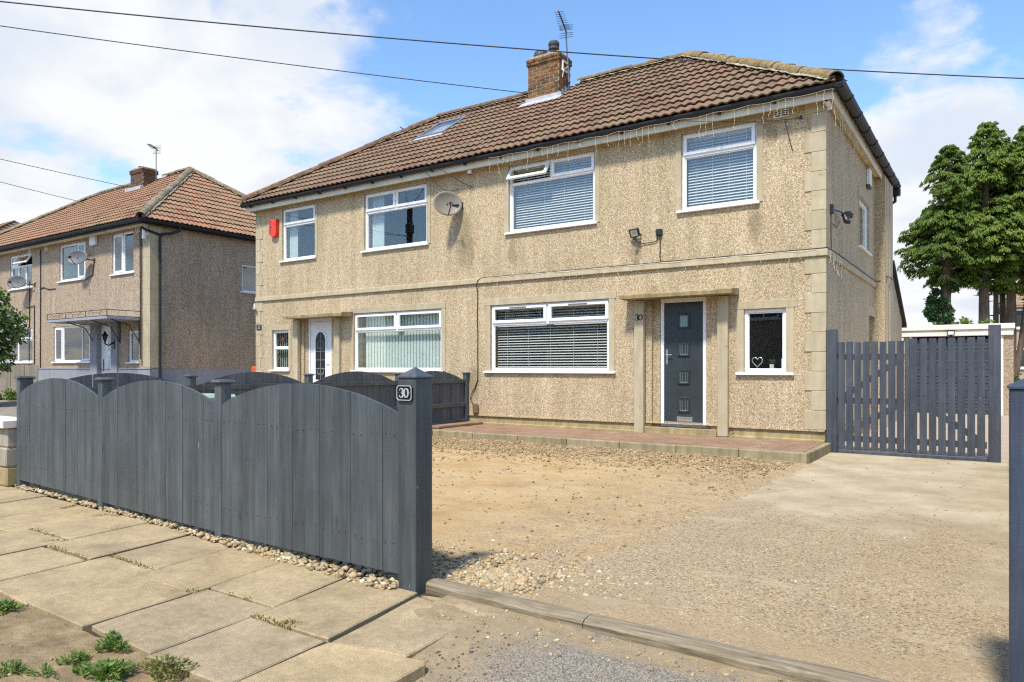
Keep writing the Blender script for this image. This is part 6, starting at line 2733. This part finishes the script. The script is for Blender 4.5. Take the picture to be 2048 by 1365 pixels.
# houses in the distance
def plain_house(name, label, cat, x0, x1, y0, y1, ze, pitch, wmat, rmat, wins, zb=0.0, face=-1, tiles=False):
    h = thing(name, label, cat, ((x0 + x1) / 2, (y0 + y1) / 2, zb))
    mb = MB()
    mb.box((x0, y0, zb), (x1, y1, ze))
    part('wall', mb, wmat, h)
    run = (y1 - y0) / 2 + .3
    mb = MB()
    a, b, c, d = x0 - .3, x1 + .3, y0 - .3, y1 + .3
    hz = ze + run * pitch
    vs = [(a, c, ze), (b, c, ze), (b, d, ze), (a, d, ze), (a + run, (c + d) / 2, hz), (b - run, (c + d) / 2, hz), (a, c, ze - .12), (b, c, ze - .12), (b, d, ze - .12), (a, d, ze - .12)]
    mb.add(vs, [(0, 1, 5, 4), (1, 2, 5), (2, 3, 4, 5), (3, 0, 4), (6, 7, 1, 0), (7, 8, 2, 1), (8, 9, 3, 2), (9, 6, 0, 3), (9, 8, 7, 6)])
    rf_ = part('roof', mb, rmat, h)
    if tiles:
        rows = MB()
        cp = 1 / math.sqrt(1 + pitch ** 2)
        sp = pitch * cp
        for r in range(int(run / cp / .33)):
            v = r * .33
            ua, ub = a + v * cp, b - v * cp
            y, z = c + v * cp, ze + v * sp
            n = max(2, int((ub - ua) / .075))
            vs, fs = [], []
            for i in range(n + 1):
                u = ua + (ub - ua) * i / n
                p = pantile(u)
                vs += [(u, y - .02, z + .03 + p), (u, y + .35 * cp, z + .35 * sp + .01 + p), (u, y - .02, z + p)]
            for i in range(n):
                q = i * 3
                fs += [(q, q + 3, q + 4, q + 1), (q + 2, q + 5, q + 3, q)]
            rows.add(vs, fs, None, random.uniform(.1, .9))
        o = part('tiles', rows, rmat, rf_)
        o['kind'] = 'stuff'
    for (wx0, wx1, wz0, wz1) in wins:
        M = frame((0, y0, 0), (1, 0, 0), (0, 1, 0)) if face < 0 else frame((0, y1, 0), (-1, 0, 0), (0, -1, 0))
        if face > 0:
            wx0, wx1 = -wx1, -wx0
        mb = MB()
        bars(mb, wx0, wx1, wz0, wz1, .09, -.05, .02, M)
        mb.box(((wx0 + wx1) / 2 - .04, -.049, wz0), ((wx0 + wx1) / 2 + .04, .02, wz1), M)
        mb.box((wx0 - .1, -.12, wz0 - .08), (wx1 + .1, .02, wz0 - .001), M)
        w_ = part('window', mb, 'white_pvc', h, M @ Vector(((wx0 + wx1) / 2, 0, wz0)))
        mb = MB()
        mb.box((wx0 + .05, -.02, wz0 + .05), (wx1 - .05, -.01, wz1 - .05), M)
        part('pane', mb, 'obscure_glass', w_, M @ Vector(((wx0 + wx1) / 2, 0, wz0)))
    return h


plain_house('distant_house', 'distant house with tan tiled roof behind the conifers at far right', 'house', 2.25, 14.0, 47.2, 54, 5.35, .62, 'far_wall', 'roof_tile_far',
            [(2.75, 4.4, 3.85, 5.1), (6, 7.5, 3.85, 5.1), (2.75, 4.6, 1.2, 2.5)], tiles=True)
plain_house('distant_house', 'distant red brown hipped roof peeping above the left house', 'house', -56, -38.8, 2.0, 11, 6.45, .62, 'far_wall', 'roof_tile',
            [(-41, -39.5, 4.3, 5.6)], tiles=True)
plain_house('opposite_house', 'house across the street seen only as a window reflection', 'house', -34, -18.5, -33, -26, 5.2, .7, 'opposite_wall', 'roof_tile',
            [(-32, -30, 3.7, 4.9), (-28.5, -27, 3.7, 4.9), (-25, -23.5, 3.7, 4.9), (-22, -20, 3.7, 4.9), (-32, -29.5, 1.1, 2.4), (-23, -20.5, 1.1, 2.4)], face=1)
plain_house('opposite_house', 'second house across the street seen only as a window reflection', 'house', -14, 1.5, -33, -26, 5.2, .7, 'opposite_wall', 'roof_tile',
            [(-12, -10, 3.7, 4.9), (-8.5, -7, 3.7, 4.9), (-5, -3.5, 3.7, 4.9), (-2, 0, 3.7, 4.9), (-12, -9.5, 1.1, 2.4), (-3, -.5, 1.1, 2.4)], face=1)

# ------------------------------------------------------------------ trees and plants


def leaf_quads(C, D, Sd, L, Wd, rn):
    """rhombus leaves: centre C, direction D, side Sd (n x 3), length L, width Wd"""
    n = len(C)
    L = np.broadcast_to(np.asarray(L), (n,))[:, None]
    Wd = np.broadcast_to(np.asarray(Wd), (n,))[:, None]
    V = np.stack([C - D * L * .5, C + Sd * Wd * .5 - D * L * .05, C + D * L * .5, C - Sd * Wd * .5 - D * L * .05], 1)
    F = np.arange(n * 4).reshape(n, 4)
    return V.reshape(-1, 3), F, rn


def norm(a):
    return a / (np.linalg.norm(a, axis=-1, keepdims=True) + 1e-9)


def fronds(pts, outs, size, per, droop=.45, leafL=.14, leafW=.042, seed=0):
    """drooping flat sprays of scale-leaf twigs, one per branch tip"""
    r = np.random.default_rng(seed)
    n = len(pts)
    outs = norm(outs)
    up = np.array([0, 0, 1.0])
    side = norm(np.cross(outs, up) + r.normal(0, .15, (n, 3)))
    Cs, Ds, Ss, rn = [], [], [], []
    tip_r = r.uniform(0.05, .95, n)
    for k in range(per):
        s = r.uniform(0, 1, n)[:, None] ** .8
        w = (1 - s * .75) * r.uniform(-1, 1, n)[:, None]
        sz = size[:, None]
        p = pts + outs * (s - .35) * sz + side * w * sz * .62
        p = p + up * (-(droop * (s ** 2) + .25 * w * w) * sz + r.normal(0, .06, n)[:, None] * sz)
        d = norm(outs * .75 + side * w * 1.2 - up * (droop * 1.6 * s + .55) + r.normal(0, .3, (n, 3)))
        sd = norm(np.cross(d, up + r.normal(0, .5, (n, 3))))
        Cs.append(p)
        Ds.append(d)
        Ss.append(sd)
        rn.append(np.clip(tip_r * .6 + .35 * s[:, 0] + r.normal(0, .08, n), .01, .99))
    C, D, Sd = np.concatenate(Cs), np.concatenate(Ds), np.concatenate(Ss)
    m = len(C)
    return leaf_quads(C, D, Sd, leafL * r.uniform(.7, 1.4, m), leafW * r.uniform(.7, 1.4, m), np.concatenate(rn))


def conifer(label, base, stems, ctr, prof, n, seed, per=84, group='tall conifers behind the garage'):
    """stems: list of (dx,dy,lean,r,ztop); prof: list of (z, radius); ctr: crown axis (x,y)"""
    t = thing('conifer_tree', label, 'tree', base, group)
    mb = MB()
    for (dx, dy, lx, ly, r0, zt) in stems:
        pts, rad = [], []
        for i in range(12):
            q = i / 11
            pts.append((base[0] + dx + lx * q + noise.noise((q * 3, seed, dx)) * .08, base[1] + dy + ly * q, -.1 + (zt + .1) * q))
            rad.append(r0 * (1 - .62 * q) * (1 + .25 * max(0, .08 - q) / .08))
        mb.tube(pts, rad, 10)
        rr = random.Random(seed)
        for i in range(9):
            z = rr.uniform(2.4, zt * .62)
            a = rr.uniform(0, 6.28)
            q = z / zt
            p = Vector((base[0] + dx + lx * q, base[1] + dy + ly * q, z))
            L = rr.uniform(.12, .45)
            mb.tube([p, p + Vector((math.cos(a) * L, math.sin(a) * L, .05))], [.025, .008], 5)
    part('trunk', mb, 'bark', t, smooth=True)
    r = np.random.default_rng(seed)
    zs = [p[0] for p in prof]
    P, O, Sz = [], [], []
    while len(P) < n:
        z = r.uniform(zs[0], zs[-1])
        R_ = np.interp(z, zs, [p[1] for p in prof])
        if r.uniform(0, 1) > R_ / max(p[1] for p in prof) * .9 + .1:
            continue
        a = r.uniform(0, 2 * math.pi)
        if noise.noise((math.cos(a) * 1.5 + seed * 2, math.sin(a) * 1.5, z * .8)) < -.10 and R_ > .6:
            continue
        lump = 1 + .42 * noise.noise((math.cos(a) * 1.6 + seed, math.sin(a) * 1.6, z * .75)) + .18 * noise.noise((math.cos(a) * 4 + seed, math.sin(a) * 4, z * 1.9))
        q = r.uniform(.30, 1.0) ** .55 * lump
        rr = R_ * q
        P.append((ctr[0] + rr * math.cos(a), ctr[1] + rr * math.sin(a), z - .10 * q))
        O.append((math.cos(a), math.sin(a), .22 if z < zs[-1] - .9 else .9))
        Sz.append(r.uniform(.32, .66) * (1.0 if z < zs[-1] - 1 else .7))
    V, F, rn = fronds(np.array(P), np.array(O), np.array(Sz), per, seed=seed)
    me = np_mesh('crown', V - np.array(base), F, rn)
    link('crown', me, 'conifer_leaf', t, base)
    # boughs carrying the sprays
    mb = MB()
    for i in range(0, len(P), 9):
        p = Vector(P[i])
        o = Vector((ctr[0] * .6 + base[0] * .4, ctr[1] * .6 + base[1] * .4, p.z - .35))
        mb.tube([o, o.lerp(p, .5) + Vector((0, 0, .08)), p], [.035, .022, .01], 5)
    part('bough', mb, 'bark', t)
    return t


conifer('conifer with a bare lower trunk clad in ivy, leftmost behind the garage', (.29, 21.5, 0), [(0, 0, .25, .0, .26, 9.2)], (.52, 21.6),
        [(4.6, .35), (5.2, 1.1), (5.9, 1.45), (6.8, 1.25), (7.5, .85), (8.2, .9), (8.8, .6), (9.4, .38), (10.0, .1)], 756, 11)
conifer('conifer with a thick single trunk, second from left behind the garage', (1.60, 22.0, 0), [(0, 0, .12, .0, .24, 10.0)], (1.75, 22.1),
        [(4.6, .4), (5.2, 1.1), (6.2, 1.4), (7.4, 1.3), (8.6, 1.05), (9.6, .7), (10.3, .4), (10.8, .1)], 864, 23)
conifer('conifer with two thin pale stems, between the thick trunks behind the garage', (2.18, 23.3, 0), [(-.19, -.4, .1, 0, .13, 8.8), (.05, .1, .05, .1, .15, 9.5)], (2.3, 23.2),
        [(4.4, .5), (5.2, 1.2), (6.4, 1.6), (7.8, 1.5), (9.0, 1.0), (9.8, .5), (10.3, .1)], 702, 37)
conifer('conifer with a forked trunk at the right edge of the picture', (2.58, 22.7, 0), [(-.05, 0, -.05, .0, .22, 9.6), (-.02, .0, .75, .1, .14, 6.4)], (3.05, 22.9),
        [(4.2, .5), (4.9, 1.3), (6.0, 1.7), (7.6, 1.7), (8.8, 1.3), (9.6, .85), (10.2, .5), (10.6, .1)], 918, 41)


def leafy(name, label, cat, base, blobs, n, L, Wd, mat, seed, stems=True, blossom=0, group=None, stemr=.02):
    t = thing(name, label, cat, base, group)
    r = np.random.default_rng(seed)
    per = [max(4, int(n * b[3] ** 2 / sum(q[3] ** 2 for q in blobs))) for b in blobs]
    C, D, Sd, rn = [], [], [], []
    for (bx, by, bz, br), m in zip(blobs, per):
        d = norm(r.normal(0, 1, (m, 3)))
        q = r.uniform(.25, 1.05, m)[:, None] ** .6
        p = np.array([bx, by, bz]) + d * br * q * (1 + .15 * r.normal(0, 1, (m, 1)))
        C.append(p)
        dd = norm(d + r.normal(0, .7, (m, 3)) + np.array([0, 0, -.2]))
        D.append(dd)
        Sd.append(norm(np.cross(dd, r.normal(0, 1, (m, 3)))))
        rn.append(np.clip(r.uniform(.1, .9) * .5 + r.uniform(0, .5, m), .01, .99))
    C, D, Sd, rn = map(np.concatenate, (C, D, Sd, rn))
    V, F, rn = leaf_quads(C, D, Sd, L * r.uniform(.6, 1.3, len(C)), Wd * r.uniform(.6, 1.3, len(C)), rn)
    link('foliage', np_mesh('foliage', V - np.array(base), F, rn), mat, t, base)
    if stems:
        mb = MB()
        for (bx, by, bz, br) in blobs:
            a, b = Vector(base), Vector((bx, by, bz))
            mb.tube([a, a.lerp(b, .5) + Vector((random.uniform(-.05, .05), random.uniform(-.05, .05), .05)), b], [stemr, stemr * .7, stemr * .3], 5)
        part('stem', mb, 'bark', t)
    if blossom:
        k = r.choice(len(C), blossom, replace=False)
        V, F, rr = leaf_quads(C[k] + D[k] * .05, D[k], Sd[k], .11, .11, np.full(blossom, .5))
        link('blossom', np_mesh('blossom', V - np.array(base), F, rr), 'blossom', t, base)
    return t


bl = []
for i in range(22):
    q = random.random()
    bl.append((.29 + random.uniform(-.42, -.02) if i % 4 else .29 + random.uniform(.05, .42), 21.3 + random.uniform(-.3, .2), 2.3 + q * 2.2 if i % 3 else 2.6 + q * 1.3, random.uniform(.13, .24)))
leafy('ivy', 'dark green ivy climbing the leftmost conifer trunk', 'ivy', (.29, 21.3, 0), bl, 2600, .16, .12, 'ivy_leaf', 5, stems=False)
bl = [(random.uniform(2.45, 6.5), random.uniform(12.2, 13.2), random.uniform(.3, 1.75), random.uniform(.25, .42)) for i in range(46)]
leafy('hedge', 'bright green hedge right of the garage', 'hedge', (4.2, 12.6, 0), bl, 7000, .10, .06, 'shrub_leaf', 6)
bl = [(-.32 + random.uniform(-.12, .12), 10.4 + random.uniform(-.4, .4), random.uniform(.3, 2.0), .2) for i in range(14)]
leafy('shrub', 'green shrub in the gap between house and garage', 'shrub', (-.3, 10.4, 0), bl, 1500, .09, .06, 'shrub_leaf', 8)
bl = [(1.3 + random.uniform(-.5, .55), 17.5 + random.uniform(-.3, .3), random.uniform(2.0, 2.75), .22) for i in range(12)]
leafy('shrub', 'small leafy shrub top showing above the garage roof', 'shrub', (1.3, 17.5, 0), bl, 800, .14, .09, 'weed_leaf', 9)
bl = []
for i in range(52):
    a, q = random.uniform(0, 6.28), random.uniform(.2, 1) ** .5
    z = random.uniform(.9, 3.0)
    rr = 1.0 * math.sin(min(1, max(.1, (3.35 - z) / 1.6)) * 1.57)
    bl.append((-18.08 + .95 * rr * q * math.cos(a), -4.02 + .95 * rr * q * math.sin(a), z, random.uniform(.22, .4)))
leafy('flowering_shrub', 'green shrub with pinkish white blossom at the left edge', 'shrub', (-18.08, -4.02, .4), bl, 9000, .13, .075, 'shrub_leaf', 10, blossom=420)
bl = [(-20.2 + i * .35 + random.uniform(-.2, .2), -3.0 + i * .22 + random.uniform(-.2, .2), .48 + random.uniform(-.05, .08), .14) for i in range(8)]
leafy('ground_plant', 'low green plants at the foot of the weathered board fence', 'plant', (-19, -2.5, .4), bl, 900, .09, .05, 'weed_leaf', 12, stems=False)


def weed(label, c, r, n, mat, seed, L=.055, Wd=.028, h=.05):
    r, L, Wd = r * .66, L * .5, Wd * .30
    t = thing('weed', label, 'weed', c, 'weeds on the verge')
    q = np.random.default_rng(seed)
    a = q.uniform(0, 6.28, n)
    rr = r * np.sqrt(q.uniform(0, 1, n)) * (1 + .45 * np.sin(a * 3 + seed))
    C = np.stack([c[0] + rr * np.cos(a) * 1.25, c[1] + rr * np.sin(a) * .8, c[2] + q.uniform(0, h, n) * (1.1 - rr / r * .6)], 1)
    D = norm(np.stack([np.cos(a), np.sin(a), q.uniform(.1, .9, n)], 1) + q.normal(0, .45, (n, 3)))
    Sd = norm(np.cross(D, q.normal(0, .5, (n, 3)) + np.array([0, 0, 1])))
    V, F, rn = leaf_quads(C, D, Sd, L * q.uniform(.5, 1.4, n), Wd * q.uniform(.5, 1.4, n), q.uniform(.01, .99, n))
    link('leaf', np_mesh('leaf', V - np.array(c), F, rn), mat, t, c)


def ongr(px, py, z=-.01):
    a, b = (px - 1024) / 1436, (735 - py) / 1436
    d = Vector((a * .8285 - .56, a * .56 + .8285, b))
    k = (z - CAM.z) / d.z
    p = CAM + d * k
    return (round(p.x, 2), round(p.y, 2), z)


WP = {k: ongr(*v) for k, v in {'a': (222, 1300), 'b': (150, 1325), 'c': (215, 1350), 'd': (335, 1345), 'e': (10, 1220), 'f': (25, 1345), 'g': (90, 1350)}.items()}
weed('bushy bright green weed at the slab edge, highest of the verge weeds', WP['a'], .10, 420, 'weed_leaf', 1, h=.08)
weed('ragged flat green weed just left of the bushy weed at the slab edge', WP['b'], .09, 260, 'weed_leaf', 2)
weed('large broad leaved weed on bare soil, biggest of the verge weeds', WP['c'], .15, 420, 'weed_leaf', 3, .075, .04)
weed('yellow flowering straggly weed overlapping the pavement edge', WP['d'], .15, 520, 'weed_yellow', 4, h=.07)
weed('dark green weed cut off by the left picture edge', WP['e'], .11, 260, 'weed_leaf', 5, .07, .035)
weed('low green weed in the bottom left corner', WP['f'], .10, 260, 'weed_leaf', 6)
weed('thin small weed near the bottom edge, right of the corner weed', WP['g'], .06, 110, 'weed_leaf', 7, .05, .02)
# moss in the joints
C = []
for (x0, y0, x1, y1, m) in ((-4.12, -8.61, -3.66, -8.62, 160), (-3.44, -8.77, -2.88, -8.79, 160), (-2.84, -8.66, -2.32, -8.68, 160), (-1.70, -8.82, -1.66, -8.78, 50),
                            (-1.05, -8.85, -.75, -8.86, 150), (-.85, -8.83, -.77, -8.80, 120), (-4.15, -8.0, -4.0, -7.96, 60), (-4.8, -8.1, -4.85, -7.96, 110), (-3.6, -8.72, -3.5, -8.6, 60),
                            (-1.46, -8.7, -1.40, -8.72, 25), (-1.3, -8.72, -1.28, -8.72, 25), (-4.22, -8.1, -4.2, -8.0, 50)):
    for _ in range(m):
        t = random.random()
        C.append((x0 + (x1 - x0) * t + random.gauss(0, .012), y0 + (y1 - y0) * t + random.gauss(0, .012), random.uniform(-.004, .014)))
C = np.array(C)
D = norm(rng.normal(0, 1, C.shape) + np.array([0, 0, .8]))
Sd = norm(np.cross(D, rng.normal(0, 1, C.shape)))
V, F, rn = leaf_quads(C, D, Sd, .011 * rng.uniform(.6, 1.5, len(C)), .008, rng.uniform(.01, .99, len(C)))
structure('moss', np_mesh('moss', V, F, rn), 'moss', kind='stuff')

# ------------------------------------------------------------------ telegraph pole and wires
tp = thing('telegraph_pole', 'dark wooden telegraph pole reflected in the upper window beside the dish', 'telegraph pole', (-19, -12, 0))
mb = MB()
mb.tube([(-19, -12, -.2), (-19, -12, 8.25)], [.17, .12], 12)
part('trunk', mb, 'pole_wood', tp)
mb = MB()
for i in range(10):
    a = i * 1.9
    mb.tube([(-19, -12, 4 + i * .35), (-19 + .28 * math.cos(a), -12 + .28 * math.sin(a), 4 + i * .35)], .012, 5)
mb.box((-19.15, -12.15, 7.05), (-18.87, -11.85, 7.45), ch=.03)
part('step_iron', mb, 'black_plastic', tp)


def wire(label, a, b, sag, r):
    a, b = Vector(a), Vector(b)
    mb = MB()
    n = 40
    mb.tube([a.lerp(b, i / n) - Vector((0, 0, 4 * sag * (i / n) * (1 - i / n))) for i in range(n + 1)], r, 5)
    solid('telephone_wire', mb, 'wire_grey', label, 'wire', a, 'overhead telephone wires')


wire('highest telephone wire crossing the whole sky above the chimney', (-19, -12, 8.08), (8.6, 12.6, 7.5), .55, .013)
wire('telephone wire running down to the orange chimney of the main house', (-19, -12, 8.02), (-6.66, 2.5, 7.42), .12, .010)
wire('faint telephone wire ending at the chimney of the left house', (-19, -12, 6.92), (-24.3, 3.2, 7.85), .10, .010)
wire('lowest telephone wire ending on the roof of the left house', (-19, -12, 6.90), (-27.2, 2.6, 7.62), .10, .010)
